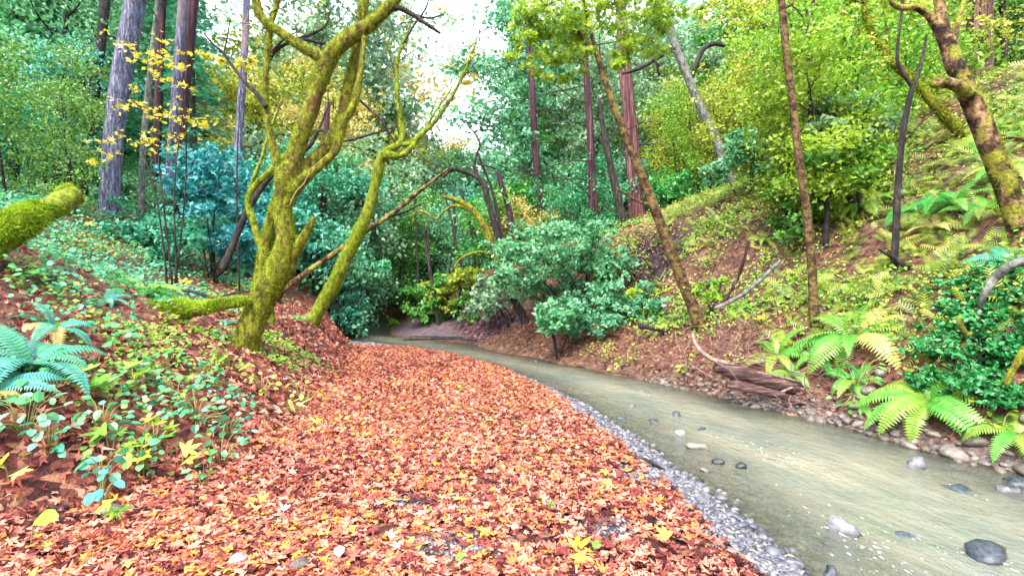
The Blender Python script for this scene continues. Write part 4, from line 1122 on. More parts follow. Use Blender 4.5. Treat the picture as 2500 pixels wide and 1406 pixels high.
# ------------------------------------------------------------------ logs, roots, driftwood
def log_px(name, label, pts, Y, mat, moss=0, moss_mat='moss', seg=12, seed=1, mossln=(.02, .06), thr=-.3, amp=.14, cat='log'):
    W, Rr = pxpath(pts, Y)
    t = thing(name, W[len(W) // 2] - np.array([0, 0, Rr.max()]), label, cat)
    b = Buf(); tube(b, W, Rr, seg, 6, amp, 2.5, round_end=not label.startswith('thick moss'))
    base = np.array(t.location)
    me = b.mesh('log', base)
    ob('log', me, mat, t)
    if moss: moss_on(t, me, moss, seed, mossln, moss_mat, thr)
    return t, base
log_px('fallen_log', 'mossy log lying on leaf litter left of the large maple', [(322, 760, 22, -.1), (360, 758, 22, -.05), (430, 754, 20, 0), (500, 752, 17, 0), (560, 742, 15, .1), (600, 735, 12, .15)], hit(450, 792) - .12, M['bright_mossy_bark'], 17000, 'moss_green', seed=51, mossln=(.02, .06), thr=-.15, amp=.26)
log_px('fallen_log', 'thick moss covered trunk slanting up at the left edge above the ferns', [(-90, 640, 44, -.5), (0, 576, 38, -.3), (60, 540, 33, -.1), (120, 508, 28, .2), (160, 486, 26, .4), (184, 474, 25, .5)], 5.6, M['bright_mossy_bark'], 26000, 'moss_green', seg=16, seed=52, mossln=(.018, .07), thr=-.12, amp=.16)
log_px('fallen_log', 'long weathered log lying along the cobbles on the far shore', [(1745, 897, 15), (1800, 908, 17), (1870, 927, 17), (1945, 951, 14), (2010, 972, 10), (2050, 985, 5)], 6.75, M['old_log'], seed=53, amp=.2)
log_px('fallen_log', 'narrow split log under the long weathered one by the cobbles', [(1775, 938, 9), (1840, 950, 10), (1905, 966, 9), (1960, 985, 6)], 6.5, M['old_log'], seed=54, amp=.22, seg=8)
log_px('fallen_log', 'dark rotten log end behind the lime fern at the far shore', [(2300, 985, 22), (2350, 990, 24), (2410, 985, 20), (2440, 975, 14)], 5.35, M['old_log'], seed=55, amp=.2)
log_px('fallen_log', 'thin dark log lying across the head of the gravel bar', [(985, 829, 2.5), (1050, 827, 3), (1110, 827, 2.5), (1165, 831, 2)], 13.25, DB, seg=6)
log_px('fallen_log', 'dark stick lying in the shallows just above the dark log', [(1000, 821, 1.5), (1070, 822, 2), (1135, 824, 1.5)], 13.9, DB, seg=6)
log_px('fallen_log', 'dark bare root log low under the green bush on the right bank', [(1560, 795, 7), (1600, 802, 6), (1640, 815, 4), (1655, 820, 2)], 9.6, DB, seg=7)
def stick(label, pts, Y, mat='driftwood', seg=6, cat='branch', name='fallen_branch'):
    W, Rr = pxpath(pts, Y)
    b = Buf(); tube(b, W, Rr, seg, 5, .1, 2.0, round_end=True)
    base = W[0]
    return tag(ob(name, b.mesh(name, base), M[mat], None, base), label, cat)
stick('pale curved branch sweeping from the leaning alder down to the weathered log', [(1690, 815, 5, .9), (1702, 845, 5, .5), (1730, 872, 5, .1), (1765, 885, 6), (1830, 905, 5), (1900, 925, 4), (1975, 955, 4), (2060, 985, 4, -.2), (2130, 1012, 2, -.3)], 6.95)
stick('thin pale branch lying over the right half of the weathered log', [(1850, 908, 3), (1930, 926, 3), (2010, 945, 3), (2070, 968, 2), (2120, 1000, 1.5)], 6.7)
stick('slender grey branch running up from the root tangle to the alder foot', [(1900, 960, 3, -.3), (1960, 935, 3), (2010, 912, 2, .1), (2040, 920, 2, .1)], 6.8)
stick('long pale dead branch lying up the right slope left of the mottled alder', [(1745, 752, 5), (1785, 735, 5), (1825, 710, 5), (1860, 680, 5), (1892, 650, 5), (1905, 635, 3)], 8.1, 'pale_bark')
stick('reddish dead branch crossing the pale one on the right slope', [(1770, 735, 4), (1795, 690, 4), (1815, 640, 4), (1828, 590, 3)], 8.6, 'red_dark_bark')
stick('dark curved twig on the gravel at the edge of the leaf carpet', [(1568, 1118, 3), (1590, 1128, 5), (1602, 1136, 4), (1618, 1146, 4), (1632, 1163, 2)], 4.42, 'dark_bark')
stick('thin dark twig lying in the stones at the far waterline', [(2145, 1040, 3), (2185, 1050, 3), (2225, 1062, 2)], 5.45, 'dark_bark')
stick('dark crooked stick across the trail left of the large maple', [(425, 708, 3, .2), (470, 712, 4, .1), (500, 722, 5), (520, 738, 5), (540, 745, 3)], 8.0, 'dark_bark')
stick('thin dark stick on the trail next to the large maple', [(545, 722, 3), (580, 714, 3), (610, 712, 2)], 8.0, 'dark_bark')
stick('mossy grey bent stem arching over the ivy at the right edge', [(2392, 752, 6, .1), (2405, 715, 8), (2428, 680, 10), (2460, 652, 11, -.1), (2510, 632, 12, -.2)], 4.9, 'pale_bark', 9, 'branch', 'bent_stem')
stick('mossy yellow stem poking out of the ivy at the right edge', [(2455, 940, 7), (2480, 890, 8), (2505, 850, 9)], 4.6, 'mossy_bark', 8, 'branch', 'bent_stem')
stick('short curved yellow stem inside the ivy thicket', [(2340, 770, 4), (2345, 795, 6), (2360, 815, 6), (2372, 812, 4)], 4.75, 'mossy_bark', 8, 'branch', 'bent_stem')
stick('pale dry twig lying right of the lime fern at the far shore', [(2390, 1035, 3), (2430, 1000, 3), (2475, 975, 3), (2510, 955, 2)], 5.0, 'stem')
stick('fallen trunk end in the leaf litter under the crest of the right bank', [(1740, 520, 5), (1770, 500, 7), (1800, 482, 8), (1830, 468, 7)], 12.6, 'dark_bark', 8)
for i, (px, py, Y, n, lab) in enumerate([(1790, 850, 7.6, 60, 'tangle of exposed reddish roots at the foot of the leaning alder'),
                                      (2010, 985, 6.4, 22, 'mat of thin reddish roots at the right end of the weathered log'),
                                      (1590, 610, 12.6, 12, 'pale roots hanging in the dark hollow under the crest of the right bank')]):
    rg = np.random.default_rng(90 + i)
    c = P(px, py, Y); c[2] = max(c[2], Hs(c[0], c[1]) + .05)
    t = thing('root_tangle', (c[0], c[1], Hs(c[0], c[1])), lab, 'roots')
    base = np.array(t.location)
    for k in range(n):
        b = Buf()
        p = c + rg.normal(size=3) * np.array([.42, .28, .22]) + np.array([-.1, .1, .15])
        d = unit(np.array([rg.normal(), -.4 + .4 * rg.normal(), -.5 + .3 * rg.normal()]))
        pts = [p]
        for q in range(5):
            d = unit(d + rg.normal(size=3) * .55 + np.array([.12, 0, -.08])); pts.append(pts[-1] + d * (.10 + .08 * rg.random()))
        tube(b, pts, np.linspace(.005 + .007 * rg.random() ** 2, .002, 6), 5, 3, 0)
        ob('root', b.mesh('root', base), M['root' if i < 2 and rg.random() < .6 else 'driftwood'], t)

# loose dry twigs caught on the weathered log
rg = np.random.default_rng(612)
t = thing('brush_pile', P(1930, 950, 6.7) - np.array([0, 0, .1]), 'loose pile of thin dry twigs caught on the weathered log', 'twigs')
for k in range(46):
    p = P(1700 + 400 * rg.random(), 0, 6.9); f = (p[0] - 2.5) / 2.2
    p = P(1250 + p[0] / 6.9 * F, 850 + 130 * ((p[0] / 6.9 * F - 450) / 400) + 25 * rg.normal(), 6.9 - .25 * rg.random())
    p[2] = max(p[2], Hs(p[0], p[1]) + .03)
    d = unit(np.array([.9 + .3 * rg.normal(), -.25 + .35 * rg.normal(), -.10 + .25 * rg.normal()]))
    pts = [p]
    for q in range(4):
        d = unit(d + rg.normal(size=3) * .28); pts.append(pts[-1] + d * (.07 + .10 * rg.random()))
    b = Buf(); tube(b, pts, np.linspace(.004 + .007 * rg.random() ** 2, .002, 5), 5, 3, 0)
    ob('twig', b.mesh('twig', np.array(t.location)), M['driftwood' if rg.random() < .7 else 'root'], t)

# ------------------------------------------------------------------ ferns
def frond_mesh(L, npair, wid, arch, seed, name='frond'):
    """one pinnate frond, rising from the origin along +x and arching over"""
    rg = np.random.default_rng(seed)
    t = np.linspace(0, 1, npair + 1)
    ang = R(68) - arch * t ** 1.15
    dx = np.cos(ang) * L / npair; dz = np.sin(ang) * L / npair
    X = np.concatenate([[0], np.cumsum(dx[:-1])]); Z = np.concatenate([[0], np.cumsum(dz[:-1])])
    V, F3, F4, A = [], [], [], []
    Wr = .006 * L / .6
    for i in range(npair):                                     # rachis strip
        k = len(V); V += [(X[i], -Wr, Z[i]), (X[i], Wr, Z[i]), (X[i + 1], Wr * .8, Z[i + 1]), (X[i + 1], -Wr * .8, Z[i + 1])]
        A += [.15] * 4; F4.append((k, k + 1, k + 2, k + 3))
    for i in range(2, npair + 1):
        u = t[i]
        w = wid * L * (math.sin(math.pi * min(1, (u * .92 + .10)) ** .9) ** .75) * (1.0 if u < .97 else .6)
        for s in (-1, 1):
            j = 1 + .06 * rg.normal()
            hw = L / npair * .43
            ca, sa = math.cos(ang[i]), math.sin(ang[i])
            fwd = .22 * w
            droop = -.16 * w * (1 + .3 * rg.normal())
            p0 = np.array([X[i], 0, Z[i]])
            T = np.array([ca, 0, sa]); Nn = np.array([-sa, 0, ca])
            mid = p0 + np.array([0, s * w * .5 * j, 0]) + T * fwd * .5 + Nn * .04 * w
            tip = p0 + np.array([0, s * w * j, 0]) + T * fwd + Nn * droop
            k = len(V)
            V += [tuple(p0 - T * hw * .8), tuple(p0 + T * hw * .8), tuple(mid + T * hw), tuple(mid - T * hw * .9), tuple(tip)]
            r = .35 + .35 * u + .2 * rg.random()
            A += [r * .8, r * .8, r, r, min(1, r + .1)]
            if s > 0: F4.append((k, k + 1, k + 2, k + 3)); F3.append((k + 3, k + 2, k + 4))
            else: F4.append((k, k + 3, k + 2, k + 1)); F3.append((k + 3, k + 4, k + 2))
    return mesh_np(name, np.array(V), [np.array(F4), np.array(F3)], {'rnd': np.array(A)}, False)
FRONDS = [frond_mesh(.80, 26, .155, R(95 + 12 * i), 200 + i) for i in range(4)]
def fern(px, py, size, mat, label, nf=13, name='sword_fern', lean=None, Y=None, group=None, low=0.0):
    """px, py: pixel of the crown's foot; size: frond length in pixels"""
    Y = Y or hit(px, py)
    X = (px - 1250) / F * Y
    s = size / F * Y / .80
    rg = np.random.default_rng(int(px * 3 + py))
    t = thing(name, (X, Y, Hs(X, Y) - .02), label, 'fern', group)
    nr = normal_at(np.array([X]), np.array([Y]))[0]
    for i in range(nf):
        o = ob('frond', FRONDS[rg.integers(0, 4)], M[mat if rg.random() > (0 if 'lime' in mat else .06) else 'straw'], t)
        az = 6.283 * i / nf + rg.normal() * .25
        tilt = R(8) + abs(rg.normal()) * .30 + low
        k = s * (.72 + .4 * rg.random())
        # swing the fan downhill so fronds clear the slope
        q = Matrix.Rotation(az, 4, 'Z') @ Matrix.Rotation(tilt, 4, 'Y') @ Matrix.Rotation(rg.normal() * .25, 4, 'X')
        dn = Vector((0, 0, 1)).rotation_difference(Vector(nr) * .6 + Vector((0, 0, .4))).to_matrix().to_4x4()
        o.matrix_local = dn @ q @ Matrix.Scale(k, 4)
    return t
FERNS = [
 (75, 900, 215, 'fern_teal', 'big blue green sword fern at the left edge, fronds spreading to the right', 17),
 (-20, 960, 190, 'fern_teal', 'blue green fern cut by the left edge below the biggest one', 12),
 (130, 800, 120, 'fern_teal', 'smaller teal fern just above the biggest one at the left edge', 10),
 (345, 722, 125, 'fern', 'drooping deep green fern on the left bank above the mossy log', 18),
 (255, 735, 70, 'fern_teal', 'pale teal fern left of the deep green one', 9),
 (560, 690, 80, 'fern_teal', 'teal fern against the left side of the large maple', 12),
 (590, 660, 75, 'fern_teal', 'dark teal fern behind the trunk of the large maple', 11),
 (720, 780, 55, 'fern', 'small green fern between the two mossy maples', 9),
 (550, 790, 50, 'fern_teal', 'tiny light fern at the foot of the large maple', 6),
 (810, 770, 60, 'fern_teal', 'teal fern right of the second mossy maple foot', 10),
 (2085, 830, 185, 'fern', 'bushy bright green fern right of the mottled alder', 18),
 (2090, 930, 110, 'fern', 'lower green fern hanging under the bushy one', 9),
 (2010, 875, 100, 'fern', 'small green fern at the foot of the mottled alder', 8),
 (2270, 985, 185, 'fern_lime', 'large lime green fern overhanging the cobbled far shore', 24),
 (2490, 1060, 150, 'fern_lime', 'lime green fern at the right edge near the waterline', 12),
 (1900, 870, 115, 'fern_lime', 'yellow green fern above the weathered log', 11),
 (1935, 915, 95, 'fern_lime', 'flattened lime fern just behind the weathered log', 8),
 (2110, 990, 80, 'fern_lime', 'small lime fern left of the large one at the far shore', 7),
 (2240, 520, 120, 'fern', 'fern high on the right slope right of the forked young tree', 11),
 (2330, 500, 135, 'fern', 'wide fern high on the right slope left of the thick blotchy tree', 12),
 (2130, 500, 105, 'fern_lime', 'yellow green fern high on the slope left of the forked young tree', 9),
 (2400, 520, 110, 'fern_lime', 'pale fern touching the foot of the thick blotchy tree', 9),
 (2280, 560, 75, 'straw', 'dried golden fern on the slope below the wide one', 10),
 (2040, 470, 60, 'fern_lime', 'small fern far up the right slope behind the mottled alder', 8),
 (2470, 640, 110, 'fern_teal', 'blue green fern above the bent stem at the right edge', 11),
 (2440, 330, 135, 'fern_lime', 'large pale fern right of the thick blotchy tree', 11),
 (2480, 420, 120, 'fern_lime', 'fern at the right edge below the large pale one', 9),
 (1750, 690, 55, 'green', 'small bushy fern on the right slope beside the leaning alder', 10),
 (1870, 590, 50, 'fern_lime', 'little fern in the middle of the right slope', 8),
 (1960, 650, 45, 'fern_lime', 'little fern left of the mottled alder halfway up', 7),
 (1480, 800, 45, 'fern', 'small green fern under the overhanging bush on the right bank', 7),
 (1810, 760, 60, 'fern_lime', 'yellow green fern above the root tangle', 8),
 (2180, 700, 55, 'fern', 'fern under the leaning dead snag', 7),
 (1990, 730, 45, 'fern_lime', 'tiny fern right of the mottled alder stem', 6),
]
for px, py, sz, mt, lab, nf in FERNS:
    fern(px, py, sz, mt, lab, nf)

# ------------------------------------------------------------------ low plants covering the slopes (nobody could count them)
def cover(name, label, n, xr, yr, dens, mats_size, seed, tpl=OVAL, hgt=(.02, .16), clump=9, spread=.10, mat='green'):
    rng = np.random.default_rng(seed)
    x = xr[0] + (xr[1] - xr[0]) * rng.random(n); y = yr[0] + (yr[1] - yr[0]) * rng.random(n)
    k = rng.random(n) < dens(x, y); x, y = x[k], y[k]
    X = np.repeat(x, clump) + rng.normal(size=len(x) * clump) * spread; Y = np.repeat(y, clump) + rng.normal(size=len(x) * clump) * spread
    h = np.repeat(hgt[0] + (hgt[1] - hgt[0]) * rng.random(len(x)), clump) * (.4 + .8 * rng.random(len(X)))
    nr = normal_at(X, Y)
    pos = np.stack([X, Y, H(X, Y)], -1) + nr * h[:, None]
    s = mats_size[0] + (mats_size[1] - mats_size[0]) * rng.random(len(X))
    rr = np.clip(np.repeat(rng.random(len(x)), clump) * .5 + .5 * rng.random(len(X)), 0, 1)
    b = Buf()
    leaves(b, tpl, pos, nr * .7 + np.array([0, -.35, .5]) + .45 * rng.normal(size=pos.shape), s, rng, rr, curl=.5 + rng.normal(size=len(X)))
    return tag(ob(name, b.mesh(name, smooth=False), M[mat]), label, 'plants', kind='stuff')
def R_off(x, y):
    k, _ = knots(y); return x - k[:, 10]
def L_off(x, y):
    k, _ = knots(y); return k[:, 4] - x
cover('ground_cover', 'yellow green low plants covering the steep right slope', 9000, (1.5, 13), (4.5, 15), lambda x, y: sstep(.45, 1.4, R_off(x, y) + .5 * fbm2(x, y, 1.2, 3, 6.0)) * sstep(-.28, .12, fbm2(x, y, .75, 3, 21.)) * (.10 + .55 * (1 - sstep(8.0, 9.2, y)) + .45 * sstep(2.5, 3.5, R_off(x, y))), (.035, .07), 61, hgt=(.03, .22), mat='slope_mix', tpl=DIAM)
cover('ground_cover', 'feathery small ferns mixed through the low plants of the right slope', 3800, (1.5, 13), (4.5, 15), lambda x, y: sstep(.5, 1.4, R_off(x, y) + .5 * fbm2(x, y, 1.2, 3, 6.0)) * sstep(-.35, .1, fbm2(x, y, .8, 3, 71.)) * (.25 + .75 * (1 - sstep(8.0, 9.2, y)) + .45 * sstep(2.5, 3.5, R_off(x, y))), (.12, .27), 75, tpl=NEED, hgt=(.02, .16), clump=5, spread=.07, mat='slope_fern')
cover('ground_cover', 'brighter green low plants in patches on the right slope', 6500, (1.5, 13), (4.5, 15), lambda x, y: sstep(.7, 1.8, R_off(x, y)) * sstep(.0, .3, fbm2(x, y, .8, 3, 33.)), (.035, .08), 62, hgt=(.04, .22), mat='lime', tpl=DIAM)
cover('ground_cover', 'straw coloured dry plants in patches on the right slope', 4800, (1.5, 13), (4.5, 16), lambda x, y: sstep(.5, 1.8, R_off(x, y)) * sstep(.05, .35, fbm2(x, y, .7, 3, 44.)), (.035, .075), 63, hgt=(.02, .16), mat='straw', tpl=DIAM)
cover('ground_cover', 'teal green low plants covering the upper left bank', 4600, (-15, -3.2), (3.0, 16), lambda x, y: sstep(1.3, 3.0, L_off(x, y) + .9 * fbm2(x, y, .8, 3, 9.0)) * sstep(-.3, .05, fbm2(x, y, .9, 3, 14.)) * (.35 + .65 * sstep(2.5, 5, L_off(x, y))), (.045, .10), 64, hgt=(.04, .30), mat='teal')
cover('ground_cover', 'straw and pale green plants mixed on the left bank', 2200, (-13, -2.8), (3, 14), lambda x, y: sstep(.6, 2.2, L_off(x, y)) * sstep(.0, .25, fbm2(x, y, 1.0, 3, 84.)), (.04, .09), 76, hgt=(.03, .22), mat='slope_mix', tpl=DIAM)
cover('ground_cover', 'mid green low plants scattered on the left bank', 3000, (-15, -2.6), (2.6, 16), lambda x, y: sstep(.6, 2.2, L_off(x, y) + .7 * fbm2(x, y, .8, 3, 19.)) * sstep(.0, .25, fbm2(x, y, 1.0, 3, 24.)), (.05, .11), 65, hgt=(.03, .2), mat='emerald')
cover('ground_cover', 'yellowish low plants on the edge of the left bank near the maple foot', 420, (-4.2, -2.2), (4.6, 8.2), lambda x, y: sstep(.1, .5, L_off(x, y)) * sstep(-.05, .2, fbm2(x, y, 1.1, 3, 27.)), (.03, .06), 66, hgt=(.02, .10), spread=.07, mat='lime')
cover('ground_cover', 'pale moss like plants along the foot of the right bank', 420, (.8, 4.0), (6.5, 11.5), lambda x, y: sstep(-.05, .15, R_off(x, y)) * (1 - sstep(.5, .8, R_off(x, y))) * sstep(.05, .25, fbm2(x, y, 1.0, 3, 37.)), (.03, .055), 67, hgt=(.01, .08), spread=.08, mat='yellowgreen')

# ------------------------------------------------------------------ broad leaved seedlings on the left litter
def T_oval2(w=.38, n=14):
    V = [(.5, 0, -.03)]
    for i in range(n):
        a = 6.283 * i / n; x = .5 - .5 * math.cos(a); y = w * math.sin(a) * (1.25 - .5 * x) * (1 + .06 * (-1) ** i)
        V.append((x, y, .10 * abs(math.sin(a)) - .16 * x * x))
    return np.array(V), np.array([(0, 1 + (i + 1) % n, 1 + i) for i in range(n)])
OVALF = T_oval2()
cover('ground_cover', 'teal low leaves scattered over the litter in the left foreground', 200, (-4.6, -1.6), (2.8, 6.5), lambda x, y: sstep(.1, .5, L_off(x, y)) * sstep(-.05, .2, fbm2(x, y, 1.3, 3, 51.)), (.03, .065), 68, tpl=OVALF, hgt=(.03, .12), clump=7, spread=.08, mat='teal')
cover('ground_cover', 'green low leaves scattered over the litter in the left foreground', 190, (-4.6, -1.6), (2.8, 6.5), lambda x, y: sstep(.1, .5, L_off(x, y)) * sstep(.0, .25, fbm2(x, y, 1.3, 3, 58.)), (.03, .065), 69, tpl=OVALF, hgt=(.03, .12), clump=7, spread=.08, mat='green')
def seedling(px, py, w, n, tpl, size, mat, label, name='seedling', cat='plant', hgt=.16, up=.9, rr=None):
    Y = hit(px, py); X = (px - 1250) / F * Y
    rg = np.random.default_rng(int(px * 13 + py))
    tpl = OVALF if tpl is OVAL else tpl
    s = w / F * Y / 2
    if tpl is OVALF and size >= .085: size *= .66; n = int(n * 1.9)
    t = thing(name, (X, Y, Hs(X, Y)), label, cat)
    bs = Buf()
    for i in range(n):
        a = 6.283 * rg.random(); r = s * math.sqrt(rg.random())
        tip = np.array([math.cos(a) * r, math.sin(a) * r, hgt * (.5 + .7 * rg.random())])
        tip[2] += Hs(X + tip[0], Y + tip[1]) - t.location.z
        tube(bs, [np.array([tip[0] * .15, tip[1] * .15, -.03]), np.array([tip[0] * .5, tip[1] * .5, tip[2] * .75]), tip], [.005, .004, .003], 4, 3, 0)
        b = Buf()
        leaves(b, tpl, np.zeros((1, 3)), np.array([[.35 * rg.normal(), -.45 + .3 * rg.normal(), up]]), size * (.65 + .6 * rg.random()), rg, rg.random() if rr is None else rr + .15 * rg.normal(), .8, heading=np.array([[math.cos(a), math.sin(a) - .3, -.2]]))
        o = ob('leaf', b.mesh('leaf', smooth=False), M[mat], t); o.location = tip
    ob('stem', bs.mesh('stem'), M['stem'], t)
    return t
for a in [
 (380, 1120, 130, 9, MAPLE, .21, 'lime', 'cluster of big lime maple leaves in the left foreground'),
 (350, 1165, 60, 3, MAPLE, .17, 'yellow', 'bright yellow maple leaves below the lime cluster in the left foreground'),
 (440, 1150, 40, 2, MAPLE, .17, 'yellow', 'yellow drooping maple leaves at the right end of the lime cluster'),
 (345, 1150, 90, 12, OVAL, .10, 'emerald', 'dark green rounded leaf plant under the lime maple leaves'),
 (215, 985, 110, 5, MAPLE, .20, 'lime', 'pale lime maple seedling higher on the left bank'),
 (325, 965, 90, 4, MAPLE, .19, 'lime', 'lime maple seedling right of the higher pale one'),
 (60, 1050, 150, 14, OVAL, .12, 'sage_teal', 'greyish green broad leaf plant at the left edge'),
 (120, 1110, 100, 7, OVAL, .10, 'teal', 'teal broad leaf plant below the greyish one at the left edge'),
 (250, 1060, 120, 12, OVAL, .10, 'emerald', 'green rounded leaf plant between the left seedlings'),
 (480, 1030, 130, 16, OVAL, .10, 'emerald', 'trailing green bramble on the litter left of the bar'),
 (560, 1060, 110, 9, OVAL, .09, 'teal', 'bluish bramble leaves nearest the bar on the left litter'),
 (540, 1130, 120, 9, OVAL, .09, 'emerald', 'deep green bramble below the bluish one'),
 (430, 985, 110, 9, OVAL, .09, 'green', 'small green bramble above the trailing green one'),
 (250, 1185, 70, 5, OVAL, .11, 'teal', 'grey green young plant in the lower left litter'),
 (250, 1235, 80, 4, OVAL, .11, 'blue', 'pale bluish young plant near the dark grey stone'),
 (280, 1290, 60, 3, MAPLE, .14, 'lime', 'small yellow green maple seedling by the dark grey stone'),
 (70, 1345, 40, 1, OVAL, .16, 'lime', 'round lime leaves low in the lower left corner'),
 (30, 1190, 60, 3, MAPLE, .18, 'yellow', 'golden maple leaves at the left edge of the litter'),
 (500, 1190, 60, 4, OVAL, .10, 'emerald', 'two green sprigs at the lower end of the brambles'),
 (270, 1105, 50, 2, MAPLE, .16, 'lime', 'curled lime leaf pair left of the big lime cluster'),
 (740, 985, 80, 14, OVAL, .06, 'yellowgreen', 'yellowish sprig where the left bank meets the bar'),
 (640, 960, 90, 16, OVAL, .06, 'yellowgreen', 'pale yellow green weeds left of the bar'),
 (700, 1010, 70, 9, BLADE, .16, 'straw', 'orange brown dry fern tuft at the edge of the bar'),
 (560, 900, 110, 26, OVAL, .05, 'lime', 'bright green weeds under the large maple'),
 (60, 580, 110, 6, MAPLE, .22, 'lime', 'pale maple leaves growing against the thick mossy trunk'),
 (25, 660, 90, 5, MAPLE, .20, 'lime', 'light green maple leaves below the thick mossy trunk'),
 (90, 690, 90, 5, MAPLE, .19, 'lime', 'yellow green maple leaves over the dark hollow at the left'),
 (440, 620, 80, 5, MAPLE, .22, 'yellow', 'yellow maple seedling on the left bank above the deep green fern'),
 (490, 640, 50, 3, MAPLE, .24, 'yellow', 'small yellow maple sprig right of the larger yellow one'),
 (430, 700, 60, 5, MAPLE, .18, 'yellow', 'pale yellow leaves right of the deep green fern'),
 (230, 560, 70, 5, MAPLE, .22, 'yellow', 'pale yellow maple leaves near the upper end of the mossy trunk'),
 (1680, 905, 60, 10, OVAL, .07, 'lime', 'lime weeds at the foot of the right bank left of the log'),
 (1530, 885, 100, 22, OVAL, .06, 'yellowgreen', 'round yellow green weed patch at the right waterline'),
 (1840, 800, 50, 4, MAPLE, .14, 'yellow', 'yellow maple leaves above the root tangle'),
 (2090, 960, 120, 30, OVAL, .07, 'green', 'bright green leafy weeds right of the weathered log'),
 (2410, 1000, 70, 16, OVAL, .06, 'lime', 'lime weeds under the dark rotten log end'),
 (2440, 1075, 60, 14, OVAL, .06, 'yellowgreen', 'yellow green weeds beside the fern at the right edge'),
]:
    seedling(*a)

# ------------------------------------------------------------------ shrubs and thickets made of leaf clumps
def shrub(name, label, cat, Y, spots, mat, tpl, size, foot, seed, stems=6, stem_mat='dark_bark', up=.8, group=None, fl=(.6, 26)):
    """spots: leaf clumps in pixels; foot: pixel the stems rise from"""
    rng = np.random.default_rng(seed)
    f = P(foot[0], foot[1], Y + (foot[2] if len(foot) > 2 else 0)); f[2] = min(f[2], Hs(f[0], f[1]))
    t = thing(name, f, label, cat, group)
    b = Buf(); cloud_px(b, rng, [(s[0], s[1], Y + s[2], s[3], s[4]) for s in spots], tpl, size, up, *fl)
    ob('foliage', b.mesh('foliage', f, False), M[mat], t)
    for i in range(min(stems, len(spots))):
        s = spots[int(i * len(spots) / max(1, stems)) % len(spots)]
        e = P(s[0], s[1], Y + s[2])
        mid = (f + e) / 2 + rng.normal(size=3) * .1 + np.array([0, 0, .12])
        b = Buf(); tube(b, [f + rng.normal(size=3) * .06, mid, e], np.array([.018, .012, .004]) * (Y / 9), 6, 5, .05)
        ob('stem', b.mesh('stem', f), M[stem_mat], t)
    return t
rg = np.random.default_rng(303)
def blob(cx, cy, w, h, n, per, sp, dY=1.0):
    out = []
    for i in range(n):
        a = 6.283 * rg.random(); r = math.sqrt(rg.random())
        out.append((cx + w * r * math.cos(a), cy + h * r * math.sin(a), dY * (rg.random() - .5), sp * (.7 + .6 * rg.random()), per))
    return out
def drape(n):
    rg = np.random.default_rng(515); out = []
    while len(out) < n:
        px = 2215 + 330 * rg.random(); py = 640 + 340 * rg.random()
        if py < 700 - (px - 2300) * .35 or px < 2250 + abs(py - 860) * .25 + 30 * rg.normal(): continue
        Yh = hit(px, py)
        out.append((px, py, Yh - 5.0 - .22 * rg.random(), 18 + 14 * rg.random(), 120))
    return out
shrub('bay_shrub', 'big bushy blue green shrub overhanging the right bank of the creek', 'shrub', 11.6,
      blob(1340, 600, 125, 50, 26, 160, 27, 2.2) + blob(1400, 690, 160, 75, 34, 160, 27, 2.0) + blob(1265, 650, 65, 80, 13, 150, 25, 1.6) + blob(1470, 650, 55, 50, 12, 150, 22, 1.6) + blob(1380, 640, 165, 110, 22, 70, 22, 2.6), 'sage_teal', DIAM, .10, (1430, 800), 71, 14)
shrub('bay_shrub', 'leafy green shrub hanging down right of the big bushy one', 'shrub', 10.6, blob(1530, 740, 80, 60, 22, 140, 22, 1.3) + blob(1440, 765, 75, 50, 14, 110, 20, 1.1), 'sage_teal', DIAM, .09, (1510, 810), 72, 7)
shrub('bay_shrub', 'pale leafy branch drooping towards the purple cliff', 'shrub', 13.2, blob(1205, 720, 45, 35, 5, 240, 26, .8), 'sage', DIAM, .13, (1250, 700), 73, 3)
shrub('bay_shrub', 'small dark leaved shrub low on the red leaf bank', 'shrub', 10.4, blob(1330, 770, 45, 30, 4, 200, 24, .8) + blob(1390, 800, 30, 20, 2, 160, 20, .6), 'sage_teal', DIAM, .12, (1360, 820), 74, 4)
shrub('ivy_thicket', 'thick dark green ivy thicket filling the right edge', 'ivy', 5.0,
      drape(110), 'ivy', OVAL, .055, (2420, 950), 75, 8)
shrub('hazel_shrub', 'teal blue leafy shrub in the left wood right of the fir', 'shrub', 12.0, blob(510, 460, 80, 70, 14, 280, 40, 1.8) + blob(590, 560, 50, 60, 6, 220, 34, 1.2), 'blue', DIAM, .13, (520, 600), 76, 7)
shrub('hazel_shrub', 'teal undergrowth below the blue leafy shrub', 'shrub', 12.5, blob(440, 580, 110, 45, 10, 260, 36, 2.0) + blob(300, 560, 90, 40, 7, 240, 36, 1.6), 'teal', DIAM, .13, (430, 620), 77, 5)
shrub('hazel_shrub', 'bright teal shrub behind the second mossy maple', 'shrub', 14.2, blob(820, 620, 70, 70, 12, 280, 36, 1.6) + blob(760, 560, 50, 60, 6, 240, 34, 1.2), 'teal', DIAM, .13, (820, 740), 78, 6)
shrub('bay_shrub', 'glossy green shrub over the dark bank at the creek bend', 'shrub', 16.5, blob(875, 660, 50, 45, 9, 260, 28, 1.4), 'emerald', DIAM, .14, (880, 790), 79, 5)
shrub('bay_shrub', 'tall teal shrub above the dark bank at the creek bend', 'shrub', 17.0, blob(880, 520, 60, 90, 13, 280, 38, 1.8), 'teal', DIAM, .15, (880, 700), 80, 5)
shrub('willow_shrub', 'yellow green shrub on the slope behind the purple cliff', 'shrub', 15.6, blob(1100, 715, 45, 42, 13, 160, 20, 1.2) + blob(1150, 680, 35, 22, 6, 150, 18, .8), 'yellowgreen', DIAM, .13, (1110, 770), 81, 4)
shrub('willow_shrub', 'light green saplings on the sand flat at the bend', 'shrub', 15.9, blob(1040, 710, 55, 60, 16, 160, 22, 1.4), 'green', DIAM, .13, (1040, 790), 82, 4)
